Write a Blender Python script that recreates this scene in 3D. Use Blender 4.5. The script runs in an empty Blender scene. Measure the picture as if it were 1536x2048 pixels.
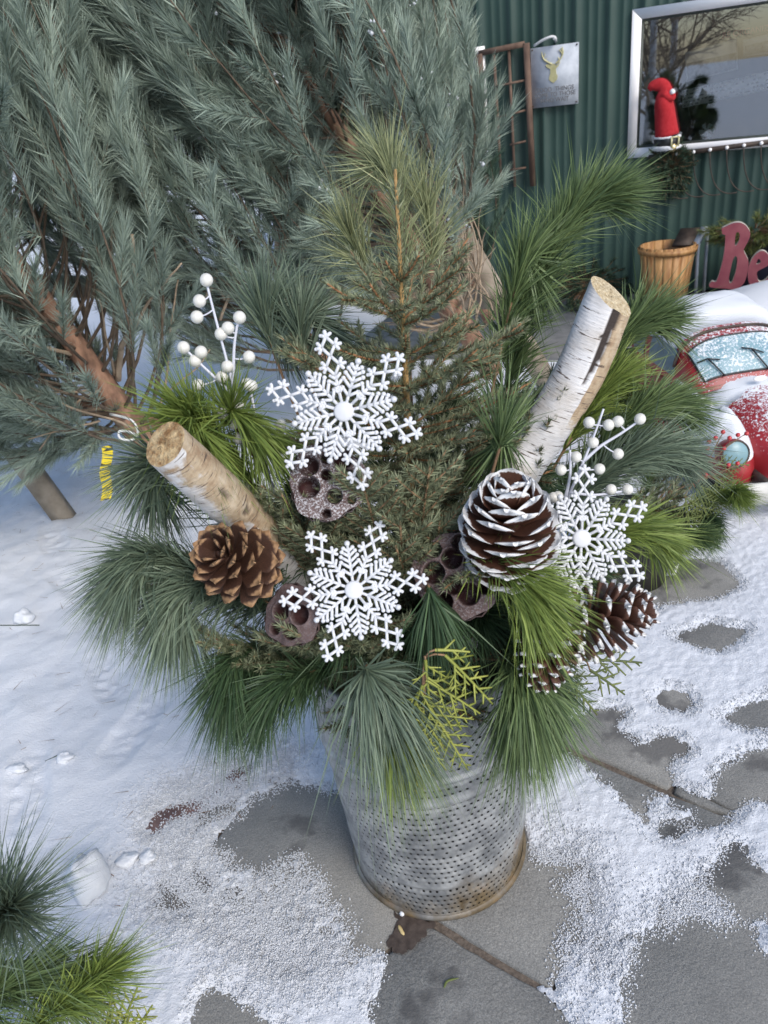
import bpy, bmesh, math, random
import numpy as np
from mathutils import Vector, Matrix

rng = np.random.default_rng(7)
random.seed(7)
sc = bpy.context.scene
R = math.radians

# ------------------------------------------------------------------ camera
CAM_H = 1.55
PITCH, ROLL = R(28), R(7)
fwd = np.array([0, math.cos(PITCH), -math.sin(PITCH)])
u0 = np.array([0, math.sin(PITCH), math.cos(PITCH)])
r0 = np.array([1., 0, 0])
rgt = math.cos(ROLL) * r0 - math.sin(ROLL) * u0
upv = math.cos(ROLL) * u0 + math.sin(ROLL) * r0
CAM = np.array([0, 0, CAM_H])
cam = bpy.data.cameras.new('camera')
cam.sensor_fit = 'VERTICAL'; cam.sensor_height = 32; cam.sensor_width = 24; cam.lens = 24
cam.clip_start = 0.05; cam.clip_end = 2000
cam.dof.use_dof = True; cam.dof.focus_distance = 1.5; cam.dof.aperture_fstop = 7.0
camo = bpy.data.objects.new('camera', cam)
sc.collection.objects.link(camo)
camo.matrix_world = Matrix(((rgt[0], upv[0], -fwd[0], CAM[0]), (rgt[1], upv[1], -fwd[1], CAM[1]),
                            (rgt[2], upv[2], -fwd[2], CAM[2]), (0, 0, 0, 1)))
sc.camera = camo

# ------------------------------------------------------------------ sky, sun, exposure
SUN_AZ, SUN_EL = R(150), R(40)     # azimuth clockwise from +Y
w = bpy.data.worlds.new('World'); sc.world = w; w.use_nodes = True
nt = w.node_tree
sky = nt.nodes.new('ShaderNodeTexSky'); sky.sky_type = 'NISHITA'; sky.sun_disc = False
sky.sun_elevation = SUN_EL; sky.sun_rotation = SUN_AZ
sky.air_density = 1.0; sky.dust_density = 1.3; sky.ozone_density = 1.0
bg = nt.nodes['Background']; bg.inputs['Strength'].default_value = 0.135
nt.links.new(sky.outputs[0], bg.inputs[0])
sun = bpy.data.lights.new('sun', 'SUN'); sun.energy = 1.5; sun.angle = R(28); sun.color = (1, .94, .86)
suno = bpy.data.objects.new('sun', sun); sc.collection.objects.link(suno)
sd = Vector((math.sin(SUN_AZ) * math.cos(SUN_EL), math.cos(SUN_AZ) * math.cos(SUN_EL), math.sin(SUN_EL)))
suno.rotation_euler = sd.to_track_quat('Z', 'Y').to_euler()
sc.view_settings.view_transform = 'Standard'; sc.view_settings.look = 'None'
sc.view_settings.exposure = 0.62; sc.view_settings.gamma = 1
sc.cycles.max_bounces = 5; sc.cycles.diffuse_bounces = 3; sc.cycles.transparent_max_bounces = 6

# ------------------------------------------------------------------ helpers
def ray(x, y): return fwd + (x - 768) / 1536 * rgt - (y - 1024) / 1536 * upv
def at(x, y, Y):
    d = ray(x, y); return CAM + d * (Y / d[1])
def ground_at(x, y, z=0.):
    d = ray(x, y); return CAM + d * ((z - CAM_H) / d[2])
def project(P):
    v = P - CAM; z = v @ fwd
    return 768 + 1536 * (v @ rgt) / z, 1024 - 1536 * (v @ upv) / z

def unit(v): return v / np.maximum(np.linalg.norm(v, axis=-1, keepdims=True), 1e-9)

def tag(o, label=None, cat=None, group=None, kind=None):
    if label: o['label'] = label
    if cat: o['category'] = cat
    if group: o['group'] = group
    if kind: o['kind'] = kind
    return o

def empty(name, loc, label=None, cat=None, group=None):
    o = bpy.data.objects.new(name, None); sc.collection.objects.link(o)
    o.location = tuple(loc); o.empty_display_size = .05
    o['_loc'] = 0; del o['_loc']
    return tag(o, label, cat, group)

class MB:
    """collects pieces (verts, list of face arrays) into one mesh"""
    def __init__(s): s.V = []; s.F = []; s.n = 0; s.A = {}
    def add(s, V, Fs, **attrs):
        V = np.asarray(V, float).reshape(-1, 3)
        for f in Fs:
            f = np.asarray(f, int)
            if len(f): s.F.append(f + s.n)
        s.V.append(V)
        for k, v in attrs.items():
            s.A.setdefault(k, []).append((s.n, np.broadcast_to(np.asarray(v, float), (len(V),))))
        s.n += len(V); return s
    def mesh(s, name, mat, smooth=False):
        me = bpy.data.meshes.new(name)
        V = np.concatenate(s.V)
        me.vertices.add(len(V)); me.vertices.foreach_set('co', V.ravel())
        tot = np.concatenate([np.full(len(f), f.shape[1]) for f in s.F])
        idx = np.concatenate([f.ravel() for f in s.F])
        me.loops.add(len(idx)); me.loops.foreach_set('vertex_index', idx)
        me.polygons.add(len(tot))
        st = np.zeros(len(tot), int); st[1:] = np.cumsum(tot)[:-1]
        me.polygons.foreach_set('loop_start', st)
        me.update(calc_edges=True)
        if smooth: me.polygons.foreach_set('use_smooth', np.ones(len(tot), bool))
        for k, L in s.A.items():
            a = me.attributes.new(k, 'FLOAT', 'POINT')
            arr = np.zeros(len(V))
            for (n0, v) in L: arr[n0:n0 + len(v)] = v
            a.data.foreach_set('value', arr)
        if mat: me.materials.append(mat)
        return me
    def build(s, name, mat, parent=None, smooth=False, kind=None):
        """vertices are in world space; kept in place whatever the parent"""
        me = s.mesh(name, mat, smooth)
        o = bpy.data.objects.new(name, me); sc.collection.objects.link(o)
        if parent is not None:
            o.parent = parent
            me.transform(Matrix.Translation(-Vector(parent_loc(parent))))
        if kind: o['kind'] = kind
        return o

def parent_loc(p):
    v = Vector((0, 0, 0))
    while p is not None:
        v += p.location; p = p.parent
    return v

def link(name, me, parent=None, M=None):
    o = bpy.data.objects.new(name, me); sc.collection.objects.link(o)
    if parent is not None: o.parent = parent
    if M is not None: o.matrix_local = M
    return o

def frame(d):
    d = unit(np.asarray(d, float))
    a = np.array([0, 0, 1.]) if abs(d[2]) < .9 else np.array([1., 0, 0])
    x = unit(np.cross(a, d)); y = np.cross(d, x); return x, y

def tube_geo(P, r, n=6, cap=True):
    P = np.asarray(P, float); m = len(P)
    r = np.broadcast_to(np.asarray(r, float), (m,))
    T = np.gradient(P, axis=0); T = unit(T)
    x, y = frame(T[0]); V = []
    for i in range(m):
        x = unit(x - T[i] * (x @ T[i])); y = np.cross(T[i], x)
        a = np.arange(n) * 2 * math.pi / n
        V.append(P[i] + r[i] * (np.cos(a)[:, None] * x + np.sin(a)[:, None] * y))
    V = np.concatenate(V)
    i, j = np.meshgrid(np.arange(m - 1), np.arange(n), indexing='ij')
    a = (i * n + j).ravel(); b = (i * n + (j + 1) % n).ravel()
    F = [np.stack([a, b, b + n, a + n], 1)]
    if cap:
        F.append(np.arange(n)[::-1][None]); F.append((np.arange(n) + (m - 1) * n)[None])
    return V, F

def bez(p0, p1, p2, n=8):
    t = np.linspace(0, 1, n)[:, None]
    return (1 - t) ** 2 * p0 + 2 * t * (1 - t) * p1 + t * t * p2

def smooth_line(P, n=24):
    """Catmull-Rom through points"""
    P = np.asarray(P, float); Q = np.vstack([2 * P[0] - P[1], P, 2 * P[-1] - P[-2]]); out = []
    k = len(P) - 1
    for u in np.linspace(0, k - 1e-6, n):
        i = int(u); t = u - i; a, b, c, d = Q[i:i + 4]
        out.append(.5 * (2 * b + (c - a) * t + (2 * a - 5 * b + 4 * c - d) * t * t + (3 * b - a - 3 * c + d) * t ** 3))
    return np.array(out)

def sphere_geo(c, r, nu=12, nv=8, sc3=(1, 1, 1)):
    v = np.linspace(0, math.pi, nv + 1)[1:-1]; u = np.arange(nu) * 2 * math.pi / nu
    V = [[0, 0, 1]] + [[math.sin(b) * math.cos(a), math.sin(b) * math.sin(a), math.cos(b)] for b in v for a in u] + [[0, 0, -1]]
    V = np.array(V) * r * np.array(sc3) + np.asarray(c)
    q = []; t = []
    for j in range(nu):
        t.append([0, 1 + j, 1 + (j + 1) % nu])
        e = 1 + (nv - 2) * nu
        t.append([e + (j + 1) % nu, e + j, len(V) - 1])
        for i in range(nv - 2):
            a = 1 + i * nu + j; b = 1 + i * nu + (j + 1) % nu
            q.append([a, a + nu, b + nu, b])
    return V, [np.array(t), np.array(q).reshape(-1, 4)]

BOXF = np.array([[0, 3, 2, 1], [4, 5, 6, 7], [0, 1, 5, 4], [1, 2, 6, 5], [2, 3, 7, 6], [3, 0, 4, 7]])
def box_geo(o, ax, ay, az):
    """corner o, edge vectors"""
    o, ax, ay, az = [np.asarray(v, float) for v in (o, ax, ay, az)]
    V = np.array([o, o + ax, o + ax + ay, o + ay, o + az, o + ax + az, o + ax + ay + az, o + ay + az])
    return V, [BOXF]
def beam_geo(a, b, wv, hv):
    """beam from a to b with cross-section vectors wv, hv, centred"""
    a = np.asarray(a, float); b = np.asarray(b, float)
    return box_geo(a - wv / 2 - hv / 2, b - a, wv, hv)

def lathe_geo(prof, c, n=48, close=False):
    prof = np.asarray(prof, float); m = len(prof); a = np.arange(n) * 2 * math.pi / n
    V = np.stack([c[0] + prof[:, 0][:, None] * np.cos(a), c[1] + prof[:, 0][:, None] * np.sin(a),
                  c[2] + np.repeat(prof[:, 1][:, None], n, 1)], -1).reshape(-1, 3)
    i, j = np.meshgrid(np.arange(m - 1), np.arange(n), indexing='ij')
    p = (i * n + j).ravel(); q = (i * n + (j + 1) % n).ravel()
    return V, [np.stack([p, q, q + n, p + n], 1)]

def needles_geo(P, D, L, w, G=None, seg=2, var=None):
    n = len(P); rnd = unit(rng.normal(size=(n, 3)))
    S = unit(np.cross(D, rnd)) * (np.broadcast_to(w, (n,))[:, None] * .5)
    L = np.broadcast_to(L, (n,))[:, None]
    if G is None: G = np.zeros((n, 3))
    def pt(t): return P + D * L * t + G * L * t * t
    b = np.arange(n)
    if seg == 1:
        V = np.stack([pt(0) - S, pt(0) + S, pt(1)], 1).reshape(-1, 3)
        F = [np.stack([3 * b, 3 * b + 1, 3 * b + 2], 1)]; k = 3
    else:
        V = np.stack([pt(0) - S, pt(0) + S, pt(.55) - S * .95, pt(.55) + S * .95, pt(1)], 1).reshape(-1, 3)
        F = [np.stack([5 * b, 5 * b + 1, 5 * b + 3, 5 * b + 2], 1), np.stack([5 * b + 2, 5 * b + 3, 5 * b + 4], 1)]; k = 5
    if var is None: var = rng.random(n)
    return V, F, np.repeat(var, k)

def cone_dirs(T, ang, az=None):
    """unit dirs at angle ang from T (n,3)"""
    n = len(T); rnd = rng.normal(size=(n, 3)); N = unit(np.cross(T, rnd))
    return unit(T * np.cos(ang)[:, None] + N * np.sin(ang)[:, None])

# ------------------------------------------------------------------ materials
def new_mat(name):
    m = bpy.data.materials.new(name); m.use_nodes = True
    return m, m.node_tree, m.node_tree.nodes['Principled BSDF']
def N(nt, typ, **kw):
    n = nt.nodes.new(typ)
    for k, v in kw.items(): setattr(n, k, v)
    return n
def c4(c): return (c[0], c[1], c[2], 1)
def noise(nt, scale, detail=4, coord='Object', stretch=None, rough=.55):
    tc = N(nt, 'ShaderNodeTexCoord'); n = N(nt, 'ShaderNodeTexNoise')
    n.inputs['Scale'].default_value = scale; n.inputs['Detail'].default_value = detail; n.inputs['Roughness'].default_value = rough
    if stretch:
        mp = N(nt, 'ShaderNodeMapping'); mp.inputs['Scale'].default_value = stretch
        nt.links.new(tc.outputs[coord], mp.inputs[0]); nt.links.new(mp.outputs[0], n.inputs['Vector'])
    else: nt.links.new(tc.outputs[coord], n.inputs['Vector'])
    return n.outputs['Fac']
def ramp(nt, fac, stops):
    r = N(nt, 'ShaderNodeValToRGB'); e = r.color_ramp.elements
    while len(e) < len(stops): e.new(.5)
    for i, (p, c) in enumerate(stops): e[i].position = p; e[i].color = c4(c) if len(c) == 3 else c
    nt.links.new(fac, r.inputs[0]); return r.outputs[0]
def mixc(nt, fac, a, b):
    m = N(nt, 'ShaderNodeMix', data_type='RGBA')
    if isinstance(fac, (int, float)): m.inputs[0].default_value = fac
    else: nt.links.new(fac, m.inputs[0])
    for s, v in ((6, a), (7, b)):
        if isinstance(v, tuple): m.inputs[s].default_value = c4(v)
        else: nt.links.new(v, m.inputs[s])
    return m.outputs[2]
def attr(nt, name):
    a = N(nt, 'ShaderNodeAttribute'); a.attribute_name = name; return a.outputs['Fac']
def bump(nt, b, h, strength=.3, dist=.01):
    n = N(nt, 'ShaderNodeBump'); n.inputs['Strength'].default_value = strength; n.inputs['Distance'].default_value = dist
    nt.links.new(h, n.inputs['Height']); nt.links.new(n.outputs[0], b.inputs['Normal'])

def simple(name, c, c2=None, scale=30, rough=.6, metal=0., bmp=0., bscale=None, stretch=None, spec=.5, coord='Object', lo=.35, hi=.65):
    m, nt, b = new_mat(name)
    b.inputs['Roughness'].default_value = rough; b.inputs['Metallic'].default_value = metal
    b.inputs['Specular IOR Level'].default_value = spec
    if c2 is None: b.inputs['Base Color'].default_value = c4(c)
    else: nt.links.new(ramp(nt, noise(nt, scale, stretch=stretch, coord=coord), [(lo, c), (hi, c2)]), b.inputs['Base Color'])
    if bmp: bump(nt, b, noise(nt, bscale or scale, stretch=stretch, coord=coord), bmp, .005)
    return m

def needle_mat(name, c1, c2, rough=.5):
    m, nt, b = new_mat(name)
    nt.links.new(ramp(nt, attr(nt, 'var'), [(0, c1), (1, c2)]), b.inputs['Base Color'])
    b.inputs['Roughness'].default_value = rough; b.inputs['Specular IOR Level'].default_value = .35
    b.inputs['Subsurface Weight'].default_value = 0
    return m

M = {}
M['pine'] = needle_mat('pine_needle', (.055, .095, .038), (.17, .235, .09))
M['pine_blue'] = needle_mat('pine_blue', (.06, .095, .065), (.20, .255, .175))
M['pine_pale'] = needle_mat('pine_pale', (.15, .18, .085), (.36, .38, .20))
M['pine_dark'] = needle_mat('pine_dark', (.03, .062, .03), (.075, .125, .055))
M['pine_bright'] = needle_mat('pine_bright', (.09, .14, .03), (.25, .32, .075))
M['spruce'] = needle_mat('spruce_needle', (.09, .11, .06), (.32, .35, .215))
M['scotch'] = needle_mat('scotch_needle', (.10, .14, .11), (.42, .51, .42))
M['scotch_dk'] = needle_mat('scotch_dark', (.03, .06, .04), (.10, .16, .115))
M['fir_dk'] = needle_mat('fir_dark', (.022, .045, .03), (.06, .1, .06))
M['cedar'] = needle_mat('cedar_leaf', (.19, .22, .04), (.34, .36, .085))
M['cedar_dk'] = needle_mat('cedar_dark', (.075, .10, .03), (.18, .21, .065))
M['twig'] = simple('twig_bark', (.17, .10, .055), (.29, .18, .10), 60, .85, bmp=.3)
M['tree_branch'] = simple('tree_branch', (.09, .065, .045), (.17, .125, .085), 30, .9)
M['twig_gold'] = simple('twig_golden', (.27, .16, .055), (.42, .27, .11), 80, .8)
M['twig_dry'] = simple('dry_twig', (.25, .19, .13), (.40, .31, .22), 40, .85)
M['trunk'] = simple('pine_trunk', (.16, .09, .06), (.40, .23, .15), 26, .9, bmp=.8, bscale=45, stretch=(1, 1, .5))
M['white_plastic'] = simple('white_plastic', (.62, .63, .65), rough=.42)
M['berry'] = simple('pearl_berry', (.62, .60, .54), (.70, .69, .64), 90, .32)
M['berry_stem'] = simple('white_wire', (.62, .63, .70), rough=.5)
M['red_berry'] = simple('red_berry', (.42, .03, .04), (.55, .06, .06), 60, .3)

def snow_mat(name, fine=260, bs=.35, c=(.72, .745, .785)):
    m, nt, b = new_mat(name)
    b.inputs['Roughness'].default_value = .75; b.inputs['Specular IOR Level'].default_value = .3
    f = noise(nt, fine, 3); 
    nt.links.new(ramp(nt, noise(nt, 5, 5), [(.3, tuple(x * .96 for x in c)), (.7, c)]), b.inputs['Base Color'])
    bump(nt, b, f, bs, .006)
    return m
M['snow'] = snow_mat('snow')
M['snow_ground'] = snow_mat('snow_ground', 180, .5, (.71, .735, .78))

def stone_mat():
    m, nt, b = new_mat('flagstone')
    a = ramp(nt, noise(nt, 4.5, 9, rough=.68), [(.3, (.20, .20, .193)), (.55, (.265, .263, .252)), (.75, (.32, .315, .30))])
    g = ramp(nt, noise(nt, 300, 4, rough=.75), [(.30, (.55, .55, .55)), (.5, (.98, .97, .95)), (.66, (1.35, 1.34, 1.3))])
    mx = N(nt, 'ShaderNodeMix', data_type='RGBA', blend_type='MULTIPLY'); mx.inputs[0].default_value = 1
    nt.links.new(a, mx.inputs[6]); nt.links.new(g, mx.inputs[7])
    wet = ramp(nt, noise(nt, 2.1, 5, rough=.6), [(.545, (0, 0, 0)), (.58, (1, 1, 1))])
    nt.links.new(mixc(nt, wet, mx.outputs[2], (.135, .132, .127)), b.inputs['Base Color'])
    b.inputs['Roughness'].default_value = .78
    bump(nt, b, noise(nt, 90, 9, rough=.7), .7, .006)
    return m
M['stone'] = stone_mat()
M['brick'] = simple('red_brick', (.13, .08, .075), (.22, .14, .125), 30, .8, bmp=.4, bscale=120)
M['sand'] = simple('joint_sand', (.10, .08, .065), (.19, .155, .125), 120, .95, bmp=.6)
M['concrete'] = simple('concrete', (.20, .195, .19), (.30, .29, .28), 8, .85, bmp=.2, bscale=90)

def drum_mat():
    m, nt, b = new_mat('galvanised_drum')
    base = ramp(nt, noise(nt, 9, 6), [(.3, (.27, .28, .285)), (.5, (.37, .38, .385)), (.72, (.47, .48, .48))])
    dark = ramp(nt, noise(nt, 26, 5), [(.38, (.55, .56, .58)), (.6, (1, 1, 1))])
    mx = N(nt, 'ShaderNodeMix', data_type='RGBA', blend_type='MULTIPLY'); mx.inputs[0].default_value = 1
    nt.links.new(base, mx.inputs[6]); nt.links.new(dark, mx.inputs[7])
    # rust and grime stains keyed to height and a noise of their own
    tc = N(nt, 'ShaderNodeTexCoord'); sp = N(nt, 'ShaderNodeSeparateXYZ'); nt.links.new(tc.outputs['Object'], sp.inputs[0])
    mr = N(nt, 'ShaderNodeMapRange'); mr.inputs[1].default_value = 0; mr.inputs[2].default_value = .17; mr.inputs[3].default_value = .30; mr.inputs[4].default_value = -.10
    nt.links.new(sp.outputs[2], mr.inputs[0])
    ad = N(nt, 'ShaderNodeMath', operation='ADD'); nt.links.new(mr.outputs[0], ad.inputs[0])
    nt.links.new(noise(nt, 7, 7, stretch=(1, 1, .55), rough=.65), ad.inputs[1])
    st = ramp(nt, ad.outputs[0], [(.55, (0, 0, 0)), (.78, (1, 1, 1))])
    rust = ramp(nt, noise(nt, 22, 5), [(.3, (.05, .035, .02)), (.55, (.15, .11, .06)), (.8, (.26, .15, .07))])
    c = mixc(nt, st, mx.outputs[2], rust)
    pt = ramp(nt, noise(nt, 15, 6, rough=.7), [(.68, (0, 0, 0)), (.74, (.7, .7, .7))])
    nt.links.new(mixc(nt, pt, c, (.17, .135, .08)), b.inputs['Base Color'])
    inv = N(nt, 'ShaderNodeMath', operation='MULTIPLY_ADD'); inv.inputs[1].default_value = -.35; inv.inputs[2].default_value = .35
    nt.links.new(st, inv.inputs[0]); nt.links.new(inv.outputs[0], b.inputs['Metallic'])
    b.inputs['Roughness'].default_value = .5
    bump(nt, b, noise(nt, 60, 5), .15, .004)
    return m
M['drum'] = drum_mat()
M['soil'] = simple('potting_soil', (.02, .016, .012), (.05, .04, .03), 60, .95, bmp=.8)

def cone_mat(name, body1, body2, tipc, t0, t1):
    m, nt, b = new_mat(name)
    body = ramp(nt, noise(nt, 9, 4, stretch=(1, 6, 6)), [(.3, body1), (.7, body2)])
    ad = N(nt, 'ShaderNodeMath', operation='ADD'); nt.links.new(attr(nt, 'tip'), ad.inputs[0])
    ns = N(nt, 'ShaderNodeMath', operation='MULTIPLY_ADD'); ns.inputs[1].default_value = .3; ns.inputs[2].default_value = -.15
    nt.links.new(noise(nt, 7, 4), ns.inputs[0]); nt.links.new(ns.outputs[0], ad.inputs[1])
    f = ramp(nt, ad.outputs[0], [(t0, (0, 0, 0)), (t1, (1, 1, 1))])
    nt.links.new(mixc(nt, f, body, tipc), b.inputs['Base Color'])
    b.inputs['Roughness'].default_value = .55
    bump(nt, b, noise(nt, 30, 4, stretch=(1, 4, 4)), .3, .05)
    return m
M['cone_brown'] = cone_mat('cone_brown', (.030, .012, .007), (.085, .036, .019), (.36, .21, .105), .80, .92)
M['cone_white'] = cone_mat('cone_white', (.055, .02, .012), (.13, .055, .032), (.80, .80, .80), .86, .90)
M['pod'] = None

def pod_mat():
    m, nt, b = new_mat('lotus_pod')
    body = ramp(nt, noise(nt, 45, 6, rough=.7), [(.3, (.06, .035, .032)), (.55, (.11, .07, .066)), (.75, (.17, .12, .115))])
    c = mixc(nt, attr(nt, 'hole'), body, (.045, .014, .014))
    sn = N(nt, 'ShaderNodeMath', operation='MULTIPLY'); nt.links.new(attr(nt, 'snow'), sn.inputs[0])
    nt.links.new(ramp(nt, noise(nt, 330, 5, rough=.7), [(.50, (0, 0, 0)), (.58, (1, 1, 1))]), sn.inputs[1])
    nt.links.new(mixc(nt, sn.outputs[0], c, (.75, .77, .8)), b.inputs['Base Color'])
    b.inputs['Roughness'].default_value = .7
    bump(nt, b, noise(nt, 160, 5), .5, .004)
    return m
M['pod'] = pod_mat()

def birch_mat(name, peel_amt):
    m, nt, b = new_mat(name)
    base = ramp(nt, noise(nt, 10, 6, stretch=(1, 1, 1.6)), [(.3, (.40, .35, .29)), (.5, (.62, .60, .585)), (.72, (.72, .72, .73))])
    peel = ramp(nt, noise(nt, 38, 6, stretch=(1, 1, .8), rough=.7), [(.3, (.26, .16, .09)), (.5, (.42, .32, .21)), (.72, (.55, .46, .34))])
    ad = N(nt, 'ShaderNodeMath', operation='ADD'); nt.links.new(attr(nt, 'peel'), ad.inputs[0]); nt.links.new(noise(nt, 16, 6, rough=.65), ad.inputs[1])
    pf = ramp(nt, ad.outputs[0], [(.62 - peel_amt, (0, 0, 0)), (.72 - peel_amt, (1, 1, 1))])
    c = mixc(nt, pf, base, peel)
    len_ = ramp(nt, noise(nt, 1, 3, stretch=(26, 26, 330)), [(.62, (0, 0, 0)), (.66, (1, 1, 1))])
    c = mixc(nt, len_, c, (.085, .06, .045))
    c = mixc(nt, attr(nt, 'split'), c, (.028, .018, .014))
    nt.links.new(c, b.inputs['Base Color']); b.inputs['Roughness'].default_value = .75
    bump(nt, b, noise(nt, 1, 5, stretch=(40, 40, 260)), .5, .004)
    return m
M['birch'] = birch_mat('birch_bark', 0.)
M['birch2'] = birch_mat('birch_bark_peeled', .06)
M['wood_cut'] = simple('sawn_birch', (.50, .37, .20), (.80, .68, .47), 170, .85, bmp=1., bscale=420)
M['wood_cut2'] = simple('sawn_birch_weathered', (.27, .145, .055), (.66, .50, .28), 75, .85, bmp=1., bscale=300)

M['siding'] = simple('green_steel', (.026, .058, .050), (.040, .078, .066), 1.5, .5, spec=.4)
M['trim'] = simple('white_trim', (.88, .88, .89), (.92, .92, .93), 4, .5)
M['sash'] = simple('dark_sash', (.055, .065, .055), rough=.5)
M['interior'] = simple('interior_grey', (.05, .055, .055), (.12, .12, .12), 2, .9)
M['interior_lt'] = simple('interior_shelf', (.22, .2, .17), (.3, .27, .23), 3, .8)
M['rust_wood'] = simple('trellis_wood', (.085, .05, .036), (.19, .125, .09), 14, .85, bmp=.3, stretch=(1, 1, .4))
M['board'] = simple('weathered_board', (.19, .155, .115), (.36, .31, .25), 9, .85, bmp=.4, bscale=40, stretch=(1, 1, 1))
M['zinc'] = simple('zinc_sign', (.36, .40, .46), (.50, .54, .60), 14, .6)
M['gold'] = simple('gold_leaf', (.50, .47, .24), (.62, .58, .34), 30, .45, metal=.3)
M['engrave'] = simple('engraved_letters', (.17, .165, .17), rough=.6)
M['red_letter'] = simple('faded_red', (.22, .045, .065), (.30, .085, .10), 9, .7)
M['letter_edge'] = simple('letter_edge', (.5, .47, .42), rough=.8)
M['stave'] = simple('cedar_stave', (.28, .13, .045), (.50, .28, .11), 6, .6, stretch=(6, 6, 1), bmp=.2)
M['steel'] = simple('grey_steel', (.33, .37, .42), (.45, .49, .54), 10, .45, metal=.3)
M['dark_metal'] = simple('dark_iron', (.045, .035, .03), (.09, .065, .05), 20, .6, metal=.3)
M['navy'] = simple('navy_cloth', (.012, .015, .035), rough=.8)
M['red_felt'] = simple('red_felt', (.36, .010, .016), (.42, .02, .028), 50, .95, bmp=.4, bscale=300)
M['fur'] = simple('white_fur', (.70, .71, .75), (.82, .83, .86), 50, .95, bmp=1, bscale=150)
M['black'] = simple('black_plastic', (.012, .012, .013), rough=.4)
M['yellow_tape'] = None
M['paper'] = simple('paper', (.84, .86, .88), rough=.6)
M['ink_red'] = simple('red_ink', (.6, .15, .15), rough=.6)
M['ink'] = simple('dark_ink', (.09, .10, .12), rough=.6)
M['photo'] = simple('photo_print', (.16, .17, .18), (.5, .52, .54), 18, .5, lo=.4, hi=.6)
M['raffia'] = simple('raffia', (.50, .36, .14), (.64, .5, .24), 30, .7)
M['tire'] = simple('tyre', (.02, .02, .02), rough=.8)
M['zip_tie'] = simple('white_tape', (.78, .78, .76), rough=.5)
M['glass_blue'] = None

def dusted(name, c1, c2, rough, amt, coverage=.5):
    """painted surface with a dusting of real snow on the upward faces"""
    m, nt, b = new_mat(name)
    base = ramp(nt, noise(nt, 7, 5), [(.35, c1), (.65, c2)])
    geo = N(nt, 'ShaderNodeNewGeometry'); sp = N(nt, 'ShaderNodeSeparateXYZ'); nt.links.new(geo.outputs['Normal'], sp.inputs[0])
    ad = N(nt, 'ShaderNodeMath', operation='MULTIPLY_ADD'); ad.inputs[1].default_value = .5; ad.inputs[2].default_value = amt
    nt.links.new(sp.outputs[2], ad.inputs[0])
    a2 = N(nt, 'ShaderNodeMath', operation='ADD'); nt.links.new(ad.outputs[0], a2.inputs[0])
    nlow = N(nt, 'ShaderNodeMath', operation='MULTIPLY_ADD'); nlow.inputs[1].default_value = .8; nlow.inputs[2].default_value = -.4
    nt.links.new(noise(nt, 5, 3), nlow.inputs[0]); nt.links.new(nlow.outputs[0], a2.inputs[1])
    a3 = N(nt, 'ShaderNodeMath', operation='ADD'); nt.links.new(a2.outputs[0], a3.inputs[0])
    nh = N(nt, 'ShaderNodeMath', operation='MULTIPLY_ADD'); nh.inputs[1].default_value = 1.3; nh.inputs[2].default_value = -.65
    nt.links.new(noise(nt, 110, 3, rough=.7), nh.inputs[0]); nt.links.new(nh.outputs[0], a3.inputs[1])
    f = ramp(nt, a3.outputs[0], [(.45, (0, 0, 0)), (.6, (1, 1, 1))])
    nt.links.new(mixc(nt, f, base, (.80, .83, .87)), b.inputs['Base Color'])
    rr = N(nt, 'ShaderNodeMapRange'); rr.inputs[3].default_value = rough; rr.inputs[4].default_value = .8
    nt.links.new(f, rr.inputs[0]); nt.links.new(rr.outputs[0], b.inputs['Roughness'])
    bump(nt, b, f, .4, .004)
    return m
M['car_red'] = dusted('car_red_paint', (.24, .012, .018), (.36, .03, .035), .35, .07)
M['car_red_clean'] = simple('car_red_side', (.20, .012, .018), (.32, .03, .035), 8, .35)
M['car_glass'] = dusted('painted_blue_window', (.16, .30, .36), (.30, .44, .48), .4, .12)
M['car_side_glass'] = simple('blue_side_window', (.07, .13, .17), (.13, .2, .25), 4, .3)
M['car_lamp'] = dusted('painted_lamp', (.16, .29, .34), (.25, .39, .42), .35, -.08)
M['bumper'] = simple('white_bumper', (.55, .54, .50), (.68, .67, .63), 12, .6, bmp=.2)

def glass_mat():
    m, nt, b = new_mat('window_glass')
    nt.nodes.remove(b); out = nt.nodes['Material Output']
    tr = N(nt, 'ShaderNodeBsdfTransparent'); tr.inputs[0].default_value = (.94, .96, .96, 1)
    gl = N(nt, 'ShaderNodeBsdfGlossy'); gl.inputs['Roughness'].default_value = .01; gl.inputs[0].default_value = (.9, .95, 1, 1)
    fr = N(nt, 'ShaderNodeFresnel'); fr.inputs[0].default_value = 3.0
    mx = N(nt, 'ShaderNodeMixShader'); nt.links.new(fr.outputs[0], mx.inputs[0])
    nt.links.new(tr.outputs[0], mx.inputs[1]); nt.links.new(gl.outputs[0], mx.inputs[2]); nt.links.new(mx.outputs[0], out.inputs[0])
    return m
M['glass'] = glass_mat()

def tape_mat():
    m, nt, b = new_mat('yellow_tape')
    f = ramp(nt, noise(nt, 1, 1, stretch=(14, 14, 75)), [(.56, (0, 0, 0)), (.58, (1, 1, 1))])
    nt.links.new(mixc(nt, f, (.78, .60, .02), (.04, .035, .02)), b.inputs['Base Color']); b.inputs['Roughness'].default_value = .4
    return m
M['yellow_tape'] = tape_mat()

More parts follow.
